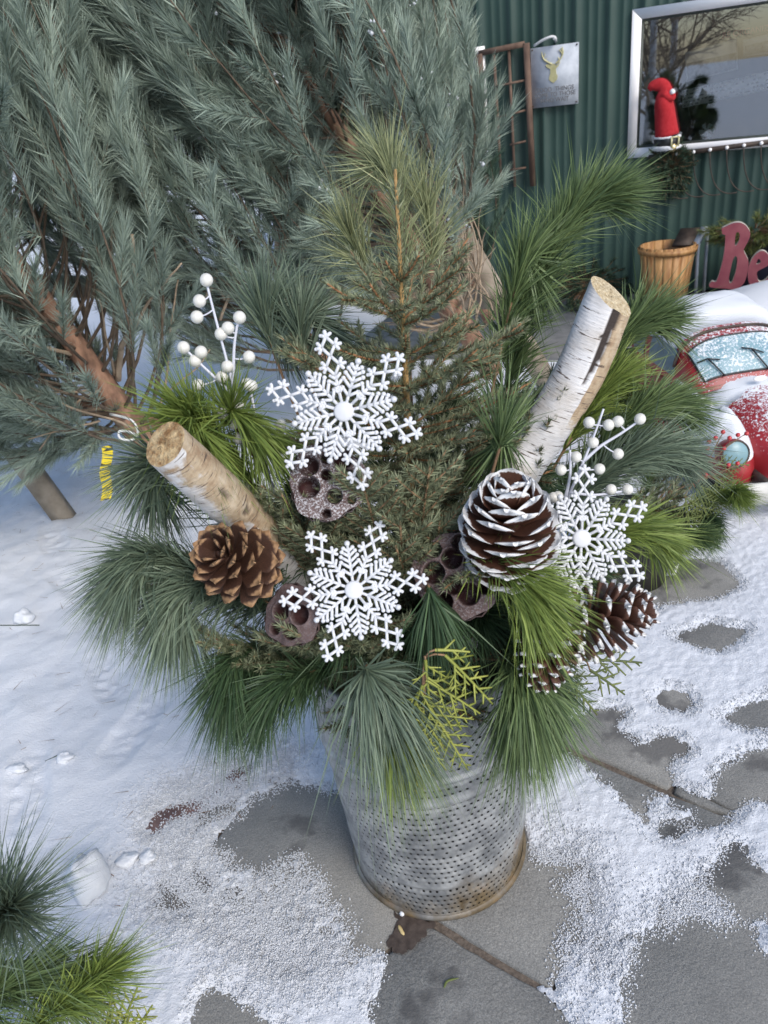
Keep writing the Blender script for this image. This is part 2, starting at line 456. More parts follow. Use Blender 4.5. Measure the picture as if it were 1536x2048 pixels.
# ------------------------------------------------------------------ ground, paving, snow
def vnoise(x, y, seed=0):
    g = np.random.default_rng(seed).random((256, 256))
    xi = np.floor(x).astype(int); yi = np.floor(y).astype(int); fx = x - xi; fy = y - yi
    fx = fx * fx * (3 - 2 * fx); fy = fy * fy * (3 - 2 * fy)
    a = g[xi & 255, yi & 255]; b = g[(xi + 1) & 255, yi & 255]; c = g[xi & 255, (yi + 1) & 255]; d = g[(xi + 1) & 255, (yi + 1) & 255]
    return (a * (1 - fx) + b * fx) * (1 - fy) + (c * (1 - fx) + d * fx) * fy - .5
def fbm(x, y, f, oct=4, seed=0, g=.5):
    s = 0; a = 1
    for i in range(oct):
        s = s + a * vnoise(x * f + 17.3 * i, y * f + 5.1 * i, seed + i); f *= 2.03; a *= g
    return s
def inpoly(px, py, poly):
    r = np.zeros(px.shape, bool); n = len(poly)
    for i in range(n):
        x1, y1 = poly[i]; x2, y2 = poly[(i + 1) % n]
        if y1 == y2: continue
        c = ((y1 > py) != (y2 > py)) & (px < (x2 - x1) * (py - y1) / (y2 - y1) + x1)
        r ^= c
    return r
def blur(a, k):
    for ax in (0, 1):
        c = np.cumsum(np.pad(a, [(k + 1, k) if i == ax else (0, 0) for i in (0, 1)], mode='edge'), axis=ax)
        n = a.shape[ax]
        a = (np.take(c, np.arange(2 * k + 1, 2 * k + 1 + n), axis=ax) - np.take(c, np.arange(0, n), axis=ax)) / (2 * k + 1)
    return a

s_ = 600
m = MB().add([[-s_, -s_, -.035], [s_, -s_, -.035], [s_, s_, -.035], [-s_, s_, -.035]], [[[0, 1, 2, 3]]])
tag(m.build('ground', M['snow']), 'snow covered ground stretching away', 'ground', kind='structure')

pav = MB().add([[-1.6, .2, -.012], [2.6, .2, -.012], [2.6, 3.0, -.012], [-1.6, 3.0, -.012]], [[[0, 1, 2, 3]]]).build('pavement', M['sand'])
tag(pav, 'grey flagstone paving with brown sand joints, partly under snow', 'pavement', kind='structure')

def stone(poly, mat, name='flagstone', parent=pav, z=0., th=.028, bev=.006):
    P = np.array([ground_at(x, y)[:2] for x, y in poly])
    # densify and roughen the outline
    Q = []
    for i in range(len(P)):
        a, b = P[i], P[(i + 1) % len(P)]; k = max(1, int(np.linalg.norm(b - a) / .03))
        for j in range(k): Q.append(a + (b - a) * j / k)
    Q = np.array(Q); c = Q.mean(0)
    Q = Q + np.stack([fbm(Q[:, 0], Q[:, 1], 18, 3, 3), fbm(Q[:, 0], Q[:, 1], 18, 3, 9)], 1) * .008
    inn = Q + unit(c - Q) * bev
    n = len(Q)
    V = np.vstack([np.c_[inn, np.full(n, z)], np.c_[Q, np.full(n, z - bev * .7)], np.c_[Q, np.full(n, z - th)]])
    i = np.arange(n); j = (i + 1) % n
    F = [i[None], np.stack([i, i + n, j + n, j], 1), np.stack([i + n, i + 2 * n, j + 2 * n, j + n], 1)]
    A = P; area = sum(A[k][0] * A[(k + 1) % len(A)][1] - A[(k + 1) % len(A)][0] * A[k][1] for k in range(len(A)))
    if area < 0: F = [f[:, ::-1] for f in F]
    return MB().add(V, F).build(name, mat, parent)
STONES = [
    [(1040, 1432), (1110, 1478), (1333, 1572), (1366, 1548), (1402, 1478), (1396, 1352), (1150, 1290), (1030, 1360)],
    [(1030, 1440), (1105, 1489), (1330, 1584), (1288, 1690), (1112, 1958), (1098, 1974), (868, 1832), (850, 1700), (900, 1450)],
    [(1343, 1588), (1490, 1643), (1700, 1722), (1740, 2250), (1190, 2100), (1112, 1990), (1300, 1697)],
    [(852, 1846), (1096, 1992), (1172, 2080), (1165, 2320), (590, 2320), (696, 1996), (762, 1918)],
    [(840, 1838), (752, 1906), (690, 1982), (486, 1858), (408, 1706), (520, 1566), (650, 1470), (840, 1450)],
    [(1374, 1556), (1420, 1592), (1495, 1632), (1720, 1706), (1740, 1385), (1408, 1362), (1412, 1482)],
    [(1352, 1568), (1368, 1558), (1412, 1592), (1485, 1632), (1400, 1606), (1350, 1582)],
    [(1240, 1180), (1310, 1120), (1400, 1112), (1445, 1122), (1484, 1165), (1490, 1180), (1440, 1204), (1330, 1216), (1250, 1222)],
    [(1150, 1282), (1250, 1230), (1345, 1224), (1495, 1188), (1640, 1240), (1740, 1375), (1402, 1348)],
    [(684, 2000), (580, 2320), (180, 2320), (300, 1905), (476, 1868)],
    [(286, 1900), (120, 2200), (-60, 2050), (60, 1800), (200, 1710), (392, 1712), (466, 1862)],
]
for p in STONES: stone(p, M['stone'], z=random.uniform(-.0012, .0012))
for p in [[(268, 1672), (318, 1606), (425, 1590), (380, 1640), (330, 1684)], [(426, 1588), (462, 1532), (512, 1524), (484, 1566), (440, 1586)],
          [(372, 1664), (424, 1612), (478, 1590), (474, 1622), (424, 1648), (390, 1672)]]:
    stone(p, M['brick'] if p[0][0] != 372 else M['stone'], 'brick', z=-.001)

# --- snow lying on it: a height field with bare patches
BARE = [
    [(1230, 1225), (1280, 1140), (1340, 1120), (1400, 1113), (1440, 1123), (1478, 1160), (1480, 1175), (1440, 1195), (1400, 1203), (1330, 1206), (1300, 1225)],
    [(1340, 1270), (1420, 1240), (1500, 1256), (1490, 1278), (1450, 1305), (1400, 1297), (1350, 1282)],
    [(1295, 1395), (1340, 1370), (1385, 1383), (1390, 1407), (1375, 1427), (1310, 1412)],
    [(1437, 1430), (1490, 1405), (1560, 1385), (1560, 1462), (1480, 1457), (1440, 1442)],
    [(1100, 1484), (1128, 1440), (1180, 1413), (1250, 1418), (1256, 1440), (1222, 1447), (1250, 1470), (1300, 1488), (1310, 1466), (1350, 1468), (1386, 1495),
     (1376, 1515), (1340, 1520), (1346, 1545), (1362, 1575), (1410, 1588), (1485, 1628), (1450, 1645), (1370, 1665), (1345, 1688), (1294, 1676), (1305, 1650), (1288, 1650), (1260, 1626), (1230, 1582), (1180, 1542), (1108, 1496)],
    [(1420, 1592), (1430, 1545), (1480, 1510), (1570, 1478), (1570, 1612), (1500, 1602), (1480, 1620), (1440, 1607)],
    [(1390, 1788), (1428, 1735), (1455, 1690), (1502, 1690), (1494, 1720), (1570, 1762), (1570, 1850), (1480, 1840), (1430, 1790)],
    [(1258, 1962), (1268, 1900), (1280, 1872), (1338, 1872), (1344, 1832), (1380, 1822), (1372, 1795), (1430, 1850), (1480, 1842), (1500, 1862), (1530, 1922), (1600, 1960), (1620, 2200), (1190, 2200), (1262, 2014), (1234, 1962)],
    [(1000, 1690), (1050, 1716), (1180, 1724), (1182, 1745), (1120, 1770), (1150, 1790), (1146, 1850), (1112, 1892), (1122, 1922), (1104, 1972), (1094, 1986), (1170, 2070), (1150, 2250), (740, 2250), (742, 2000), (776, 1930), (758, 1902), (700, 1912), (680, 1920),
     (662, 1906), (690, 1890), (716, 1846), (690, 1842), (676, 1812), (640, 1802), (646, 1752), (610, 1742), (604, 1712), (590, 1698), (560, 1720), (520, 1746), (490, 1730), (455, 1742), (462, 1706), (418, 1712), (418, 1664), (470, 1640), (500, 1626), (498, 1602), (560, 1584), (560, 1562), (592, 1568), (660, 1590), (720, 1560), (950, 1500)],
    [(275, 1662), (320, 1608), (380, 1605), (415, 1598), (400, 1622), (345, 1642), (330, 1662), (290, 1678)],
    [(438, 1568), (458, 1540), (490, 1528), (506, 1540), (482, 1562), (455, 1578)],
    [(380, 1652), (430, 1612), (472, 1594), (466, 1622), (420, 1642), (390, 1664)],
    [(310, 1780), (355, 1768), (370, 1790), (402, 1800), (396, 1832), (330, 1834), (314, 1802)],
    [(168, 1922), (215, 1890), (235, 1878), (264, 1895), (260, 1926), (222, 1980), (180, 2010)],
    [(372, 2060), (400, 1980), (435, 1968), (490, 2000), (508, 2022), (580, 2070), (560, 2200), (330, 2200)],
    [(345, 1700), (366, 1690), (368, 1706), (350, 1718)],
]
ISLANDS = [[(1288, 1600), (1310, 1588), (1334, 1592), (1330, 1612), (1320, 1648), (1300, 1652), (1296, 1630)],
           [(1336, 1624), (1362, 1618), (1396, 1622), (1390, 1642), (1366, 1652), (1338, 1642)]]
THIN = [[(470, 1770), (600, 1745), (645, 1760), (690, 1850), (690, 1900), (640, 1950), (560, 1950), (500, 1890), (400, 1880), (420, 1790)],
        [(330, 1660), (480, 1600), (530, 1560), (600, 1540), (560, 1500), (440, 1560), (300, 1600)],
        [(1060, 1660), (1130, 1690), (1190, 1735), (1150, 1790), (1170, 1850), (1230, 1950), (1150, 2000), (1090, 1760)],
        [(1290, 1860), (1400, 1760), (1440, 1800), (1380, 1900), (1290, 1880)],
        [(300, 1700), (480, 1740), (420, 1800), (330, 1840), (300, 1780)]]
gx = np.arange(-2.3, 2.5, .0072); gy = np.arange(.55, 4.3, .0072)
X, Y = np.meshgrid(gx, gy, indexing='ij')
PX, PY = project(np.stack([X, Y, np.zeros_like(X)], -1))
wx = fbm(X, Y, 30, 3, 40) * 9; wy = fbm(X, Y, 30, 3, 50) * 9
mask = np.ones_like(X)
for p in BARE: mask[inpoly(PX + wx, PY + wy, p)] = 0
for p in ISLANDS: mask[inpoly(PX + wx, PY + wy, p)] = 1
thin = np.zeros_like(X)
for p in THIN: thin[inpoly(PX, PY, p)] = 1
thin = blur(blur(thin, 8), 8)
edge = blur(blur(mask, 2), 2); deep = blur(blur(mask, 14), 14)
hf = fbm(X, Y, 95, 2, 60, .7)
hm = fbm(X, Y, 24, 3, 70)
lo = fbm(X, Y, 2.2, 4, 80)
h = (edge - .58) * .014 + np.clip(deep - .5, 0, 1) * .012
left0 = np.clip((-.35 - X) / .4, 0, 1) * np.clip((Y - 1.0) / .5, 0, 1)
h = h + hf * (1 - .75 * left0) * (.0045 + .006 * thin + .002 * (edge < .95)) * (edge > .02) + hm * .003 * edge
h = h - thin * (.0055 + .0085 * edge) * (1 + .8 * fbm(X, Y, 9, 3, 90))
h = np.where(edge < .03, -.01, h)
left = np.clip((-.55 - X) / .5, 0, 1) * np.clip((Y - 1.1) / .6, 0, 1)
h = h + np.maximum(lo, -.2) * .045 * left + left * .012 + fbm(X, Y, 7, 2, 33) * .010 * left
for (fx_, fy_, fa_) in ((-.95, 2.0, .5), (-.75, 2.45, .4), (-1.25, 2.6, .7), (-1.05, 1.55, .3), (-1.5, 2.2, .2), (-.8, 1.75, -.3), (-1.45, 3.0, .4), (-.9, 3.0, .1)):
    cu_, su_ = math.cos(fa_), math.sin(fa_); a1 = (X - fx_) * cu_ + (Y - fy_) * su_; b1 = -(X - fx_) * su_ + (Y - fy_) * cu_
    q_ = (b1 / .14) ** 4 + (a1 / .052) ** 4; h = h - .010 * np.exp(-q_) * (1 + 1.0 * fbm(X, Y, 40, 2, 3)) + .002 * np.exp(-((q_ ** .25 - 1.25) / .2) ** 2)
# melt hollow round the drum
bnd = np.clip(np.minimum.reduce([(X - gx[0]) / .25, (gx[-1] - X) / .25, (gy[-1] - Y) / .35, (Y - gy[0]) / .06]), 0, 1)
h = h * bnd + (-.04) * (1 - bnd)
d = np.hypot(X - .034, Y - 1.23)
h = np.where(d < .205, -.02, h)
nx, ny = X.shape
keep = (np.maximum.reduce([h[:-1, :-1], h[1:, :-1], h[1:, 1:], h[:-1, 1:]]) > -.003)
vis = (PX > -700) & (PX < 2200) & (PY < 2500)
keep &= vis[:-1, :-1]
i, j = np.nonzero(keep)
a = i * ny + j
Fq = np.stack([a, a + ny, a + ny + 1, a + 1], 1)
used, inv = np.unique(Fq, return_inverse=True)
V = np.stack([X, Y, h], -1).reshape(-1, 3)[used]
tag(MB().add(V, [inv.reshape(-1, 4)]).build('snow', M['snow_ground'], None, True), 'trampled thin snow lying over the flagstones', 'snow', kind='stuff')
def snow_h(x, y):
    i = min(max(int((x - gx[0]) / .0072), 0), nx - 1); j = min(max(int((y - gy[0]) / .0072), 0), ny - 1)
    return max(float(h[i, j]), 0.)
# loose grains of snow scattered in the thin areas
pr = np.clip(thin * 1.2 * np.clip(edge * 1.6, 0, 1) + (edge > .25) * (edge < .95) * .16, 0, 1) * (d > .21) * vis
pr = pr * (.25 + np.clip(fbm(X, Y, 14, 3, 21) + .3, 0, 1))
idx = rng.choice(pr.size, 80000, p=(pr / pr.sum()).ravel())
gp = np.stack([X.ravel()[idx], Y.ravel()[idx], np.maximum(h.ravel()[idx], 0)], 1) + rng.normal(size=(80000, 3)) * [.004, .004, 0]
tet_ = np.array([[1, 1, 1], [1, -1, -1], [-1, 1, -1], [-1, -1, 1.]]) * .75
tf = np.array([[0, 1, 2], [0, 3, 1], [0, 2, 3], [1, 3, 2]])
oct_ = np.array([[1, 0, 0], [0, 1, 0], [-1, 0, 0], [0, -1, 0], [0, 0, 1], [0, 0, -1.]])
of = np.array([[0, 1, 4], [1, 2, 4], [2, 3, 4], [3, 0, 4], [1, 0, 5], [2, 1, 5], [3, 2, 5], [0, 3, 5]])
sz = rng.uniform(.0009, .0026, (80000, 1, 1))
ov = tet_[None] * sz * rng.uniform(.7, 1.3, (80000, 4, 1)) * rng.choice([-1., 1.], (80000, 1, 3)) + gp[:, None] + np.array([0, 0, .0008])
tag(MB().add(ov.reshape(-1, 3), [(tf[None] + 4 * np.arange(80000)[:, None, None]).reshape(-1, 3)]).build('snow_grains', M['snow'], None),
    'loose grains of snow sprinkled at the melting edges', 'snow', kind='stuff')
# needle litter on the snow by the trees
nl = 420
lp = np.stack([rng.uniform(-2.2, -.35, nl), 1.0 + 2.9 * rng.random(nl) ** .6, np.zeros(nl)], 1)
lp[:, 2] = [snow_h(x, y) + .002 for x, y, _ in lp]
ld = unit(np.c_[rng.normal(size=(nl, 2)), np.zeros(nl)])
V, F, va = needles_geo(lp, ld, rng.uniform(.02, .07, nl), .0022, None, 1)
V[:, 2] = np.repeat(lp[:, 2], 3) + .001
tag(MB().add(V, F).build('fallen_needles', M['twig'], None), 'brown pine needles fallen on the snow', 'needles', kind='stuff')
# wet stain and crumbs of ice before the drum
st = [(790, 1826), (850, 1836), (864, 1850), (846, 1880), (822, 1902), (788, 1910), (776, 1890), (792, 1862)]
P = np.array([ground_at(x, y, .0025) for x, y in st])
P = smooth_line(np.vstack([P, P[:1]]), 90)[:-1]; P[:, 0] += fbm(P[:, 0], P[:, 1], 55, 3, 2) * .022; P[:, 1] += fbm(P[:, 0], P[:, 1], 55, 3, 8) * .022
MB().add(P, [np.arange(len(P))[None]]).build('wet_stain', simple('wet_stain', (.055, .042, .036), (.10, .078, .066), 60, .3, bmp=.4), pav)
# concrete apron along the building is laid with the building
def chunk(px, py, r, sc3, label, seed, mat='snow'):
    p = ground_at(px, py); g = np.random.default_rng(seed)
    V, F = sphere_geo((0, 0, 0), r, 26, 18)
    V = V * (1 + .6 * fbm(V[:, 0] + 3 * seed, V[:, 1] + V[:, 2] * 1.3, 1.2 / r, 3, seed)[:, None]) * np.array(sc3)
    zb = snow_h(p[0], p[1])
    V[:, 2] = np.maximum(V[:, 2], -r * sc3[2] * .45) + r * sc3[2] * .43 + zb
    V += np.array([p[0], p[1], 0])
    return tag(MB().add(V, F).build('snow_chunk', M[mat], None, True), label, 'snow chunk', 'lumps of snow on the ground')
chunk(182, 1776, .05, (.85, 1.1, 1.25), 'largest lump of snow, lying right of the grey-green foreground pine bough', 3)
chunk(255, 1728, .024, (1.2, .8, .5), 'small flat lump of snow behind the largest lump', 4)
chunk(298, 1722, .02, (1, .9, .5), 'small round lump of snow beside the flat lump near the brick pavers', 5)
chunk(55, 1250, .035, (.9, 1, .9), 'lump of snow alone on open snow beside a fallen dark twig', 6)
chunk(135, 1530, .02, (1, 1, .8), 'tiny lump of snow on the open snow halfway to the foreground bough', 8)
chunk(40, 1552, .022, (1.3, .8, .6), 'flat crumb of snow at the edge of the open snow above the foreground bough', 9)
for (a_, b_, lab) in [((0, 1262), (82, 1258), 'dark green needle twig lying on snow beside the lone lump'), ((95, 1533), (128, 1520), 'short dark twig lying on snow beside the tiny lump')]:
    A = ground_at(*a_); B = ground_at(*b_); A[2] = snow_h(*A[:2]) + .003; B[2] = snow_h(*B[:2]) + .003
    Mm = (A + B) / 2; Mm[2] = max(A[2], B[2], snow_h(*Mm[:2]) + .002); Mm[1] -= .006
    V, F = tube_geo(bez(A, Mm, B, 6), .0016, 5)
    tag(MB().add(V, F).build('fallen_twig', M['pine_dark'], None), lab, 'twig', 'twigs fallen on the snow')

# ------------------------------------------------------------------ perforated drum
DX, DY, DH = .034, 1.235, .62
def drum_r(z):
    t = np.clip(z / DH, 0, 1)
    return .196 + .030 * np.clip(t * 1.25, 0, 1) ** .9
drum = empty('metal_drum', (DX, DY, 0), 'perforated galvanised washing drum with rust stains used as planter', 'planter')
NA, NR, sub = 92, 40, 6
na, nz = NA * sub, NR * sub
ai = np.arange(na); zi = np.linspace(0, DH, nz + 1)
A_, Z_ = np.meshgrid(ai, np.arange(nz + 1), indexing='ij')
row = Z_ // sub
u = ((A_ + (row % 2) * (sub // 2)) % sub) - sub / 2 + .5
v = (Z_ % sub) - sub / 2 + .5
rr = np.hypot(u, v) / (sub / 2)
jit = rng.random((NA * 2 + 4, NR + 2))
cell = jit[((A_ + (row % 2) * (sub // 2)) // sub) % NA, np.minimum(row, NR)]
depth = .0022 * np.clip(1 - rr * 1.05, 0, 1) ** .6 * (cell > .05)
zz = zi[Z_]
plain = (np.abs(zz - .435) < .007) | (np.abs(zz - .375) < .009) | (zz < .02) | (np.abs(zz - .115) < .006) | (zz > .60)
depth = np.where(plain, 0, depth)
hoop = .0065 * np.exp(-((zz - .435) / .006) ** 2) + .0035 * np.exp(-((zz - .375) / .008) ** 2) - .004 * np.exp(-((zz - .42) / .004) ** 2) + .002 * np.exp(-((zz - .115) / .006) ** 2) - .002 * np.exp(-((zz - .105) / .004) ** 2)
ang = A_ * 2 * math.pi / na
dent = .002 * np.sin(3 * ang + 5 * zz) + .0015 * np.sin(7 * ang - 9 * zz + 1) * np.sin(zz * 14)
rad = drum_r(zz) - depth + hoop + dent
rad = np.where(zz < .012, rad - (.012 - zz) * .8, rad)
V = np.stack([DX + rad * np.cos(ang), DY + rad * np.sin(ang), zz], -1).reshape(-1, 3)
i, j = np.meshgrid(np.arange(na), np.arange(nz), indexing='ij')
uq = ((i + ((j // sub) % 2) * (sub // 2)) % sub) - sub / 2 + .5; vq = (j % sub) - sub / 2 + .5
cq = jit[((i + ((j // sub) % 2) * (sub // 2)) // sub) % NA, np.minimum(j // sub, NR)]
hole = (np.abs(uq) < 1.1) & (np.abs(vq) < .6) & (cq > .12) & ~plain[:, :-1][i, j]
i2 = (i + 1) % na; st = nz + 1
Q = np.stack([i * st + j, i2 * st + j, i2 * st + j + 1, i * st + j + 1], -1)[~hole]
MB().add(V, [Q.reshape(-1, 4)]).build('body', M['drum'], drum, True)
V, F = lathe_geo([(.224, .60), (.231, .607), (.233, .616), (.229, .624), (.221, .622), (.217, .605)], (DX, DY, 0), 72)
MB().add(V, F).build('rim', M['drum'], drum, True)
V, F = lathe_geo([(.001, .59), (.06, .595), (.12, .592), (.18, .588), (.212, .585), (.205, .3), (.185, .02), (.001, .01)], (DX, DY, 0), 48)
MB().add(V, F).build('soil', M['soil'], drum, True)
V, F = lathe_geo([(.196, .001), (.202, .001), (.2035, .006), (.202, .013), (.197, .016)], (DX, DY, 0), 72)
MB().add(V, F).build('base_band', M['drum'], drum, True)
ROOT = np.array([DX, DY, .595])

# ------------------------------------------------------------------ evergreen builders
def bough_geo(stem, needles, root, via, tip, n=900, L=.1, spread=.75, droop=.25, t0=.3, r=.0035, w=.0024, seg=2, fas=3, tipn=.18, updir=None):
    c = 2 * via - .5 * (root + tip)
    S = bez(root, c, tip, 12)
    V, F = tube_geo(S, np.linspace(r, r * .5, 12), 6); stem.add(V, F)
    k = int(n * .8) // fas
    t = t0 + (1 - t0) * rng.random(k) ** .8
    nt_ = int(k * tipn); t[:nt_] = 1 - .05 * rng.random(nt_)
    tt = t[:, None]
    P = (1 - tt) ** 2 * root + 2 * tt * (1 - tt) * c + tt * tt * tip
    T = unit(2 * (1 - tt) * (c - root) + 2 * tt * (tip - c))
    ang = spread * (1.05 - .55 * (t - t0) / (1 - t0)) * rng.uniform(.35, 1.3, k)
    ang[:nt_] = spread * np.sqrt(rng.random(nt_)) * .85
    D = cone_dirs(T, ang)
    P = np.repeat(P, fas, 0) + rng.normal(size=(k * fas, 3)) * .0012
    D = unit(np.repeat(D, fas, 0) + rng.normal(size=(k * fas, 3)) * .17)
    LL = 1.12 * L * np.repeat(rng.uniform(.62, 1.1, k), fas) * rng.uniform(.9, 1.05, k * fas)
    G = np.zeros((k * fas, 3)); G[:, 2] = -droop * rng.uniform(.5, 1.3, k * fas)
    G += np.repeat(rng.normal(size=(k, 3)) * .13, fas, 0) + rng.normal(size=G.shape) * .06
    var = np.clip(np.repeat(rng.random(k), fas) * .75 + rng.random(k * fas) * .5 - .15, 0, 1)
    V, F, va = needles_geo(P, D, LL, w, G, seg, var)
    needles.add(V, F, var=va)

def pine_bough(label, via, tip, mat='pine', group='pine boughs in the drum', root=None, name='pine_bough', **kw):
    rt = ROOT + np.array([(tip[0] - DX) * .25, (tip[1] - DY) * .25, 0]) if root is None else root
    o = empty(name, rt, label, 'pine bough', group)
    s, nd = MB(), MB()
    shoots = kw.pop('shoots', [])
    bough_geo(s, nd, rt, via, tip, **kw)
    for (v2, t2, n2) in shoots:
        kk = dict(kw); kk['n'] = n2; kk['t0'] = .2
        bough_geo(s, nd, via, v2, t2, **kk)
    s.build('stem', M['twig'], o, True)
    nd.build('needles', M[mat], o, kind='stuff')
    return o

def spruce_twig(stem, nd, p0, p1, L=.0155, dens=2300, r=.0018, ctl=None, w=.0026, up=.15):
    ln = np.linalg.norm(p1 - p0)
    if ctl is None: ctl = (p0 + p1) / 2 - np.array([0, 0, .06 * ln])
    S = bez(p0, ctl, p1, 6)
    V, F = tube_geo(S, np.linspace(r, r * .7, 6), 5); stem.add(V, F)
    n = int(dens * ln)
    t = rng.random(n); tt = t[:, None]
    P = (1 - tt) ** 2 * p0 + 2 * tt * (1 - tt) * ctl + tt * tt * p1
    T = unit(2 * (1 - tt) * (ctl - p0) + 2 * tt * (p1 - ctl))
    D = cone_dirs(T, rng.uniform(.7, 1.15, n))
    D[:, 2] += up; D = unit(D)
    ends = t > .94; D[ends] = unit(D[ends] * .6 + T[ends])
    V, F, va = needles_geo(P, D, L * rng.uniform(.75, 1.1, n), w, T * .12, 1)
    nd.add(V, F, var=va)

def spruce_branch(stem, nd, p0, p1, side=.45, step=.032, up=np.array([0, 0, 1.]), L=.0155, dens=2300, sag=.05):
    ln = np.linalg.norm(p1 - p0); ctl = (p0 + p1) / 2 - np.array([0, 0, sag * ln * 2])
    spruce_twig(stem, nd, p0, p1, L, dens, .0026, ctl)
    dirv = unit(p1 - p0); sd = unit(np.cross(dirv, up))
    k = int(ln / step)
    for q in range(1, k):
        t = q / k + rng.uniform(-.02, .02)
        if t < .12: continue
        P = (1 - t) ** 2 * p0 + 2 * t * (1 - t) * ctl + t * t * p1
        for s in (-1, 1):
            if rng.random() < .15: continue
            l2 = ln * side * (1 - t) ** .7 * rng.uniform(.7, 1.1) + .018
            d2 = unit(dirv * .8 + s * sd * .75 + up * rng.uniform(-.15, .25))
            spruce_twig(stem, nd, P, P + d2 * l2, L, dens)

def cedar_geo(stem, leaf, p0, d, nrm, ln, width=.0050, lev=0, curl=-.25):
    """flat fern-like spray"""
    d = unit(d); nrm = unit(nrm - d * (nrm @ d)); sd = np.cross(nrm, d)
    n = 9 if lev == 0 else 5
    t = np.linspace(0, 1, n)[:, None]
    P = p0 + d * ln * t + np.array([0, 0, curl]) * ln * t * t * (.6 if lev == 0 else .25)
    wd = width * (1 if lev else 1.1)
    T = unit(np.gradient(P, axis=0)); S = unit(np.cross(nrm, T)) * wd * .5; H = nrm * wd * .22
    prof = np.linspace(1, .55, n)[:, None]
    V = np.stack([P - S * prof, P + H * prof, P + S * prof, P - H * prof], 1).reshape(-1, 3)
    i, j = np.meshgrid(np.arange(n - 1), np.arange(4), indexing='ij'); a = (i * 4 + j).ravel(); b = (i * 4 + (j + 1) % 4).ravel()
    leaf.add(V, [np.stack([a, b, b + 4, a + 4], 1), np.array([[4 * n - 4, 4 * n - 3, 4 * n - 2, 4 * n - 1]])], var=np.full(len(V), rng.random()))
    if lev >= 2: return
    step = .0105 if lev == 0 else .0075
    k = int(ln / step)
    for q in range(1, k):
        t = q / k
        base = p0 + d * ln * t + np.array([0, 0, curl]) * ln * t * t * (.6 if lev == 0 else .25)
        s = 1 if q % 2 else -1
        l2 = ln * (.50 if lev == 0 else .40) * (1 - t) ** .75 * rng.uniform(.8, 1.1)
        if l2 < .006: continue
        d2 = d * .72 + s * sd * .7 + nrm * rng.normal() * .08
        cedar_geo(stem, leaf, base, d2, nrm + sd * rng.normal() * .1, l2, width * .92, lev + 1, curl)

def cedar_spray(label, base, sprays, mat='cedar', group='cedar sprays', root=None, **kw):
    rt = ROOT + np.array([(base[0] - DX) * .4, (base[1] - DY) * .4, 0]) if root is None else root
    o = empty('cedar_spray', rt, label, 'cedar spray', group)
    s, lf = MB(), MB()
    V, F = tube_geo(bez(rt, (rt + base) / 2 + np.array([0, 0, .05]), base, 8), np.linspace(.003, .0018, 8), 6); s.add(V, F)
    for (b, e, nrm) in sprays:
        b = np.asarray(b); e = np.asarray(e)
        V, F = tube_geo(np.array([base, (base + b) / 2 + [0, 0, .004], b]), .0015, 5); s.add(V, F)
        cedar_geo(s, lf, b, e - b, np.asarray(nrm, float), np.linalg.norm(e - b), **kw)
    s.build('stem', M['twig'], o, True); lf.build('leaves', M[mat], o, kind='stuff')
    return o

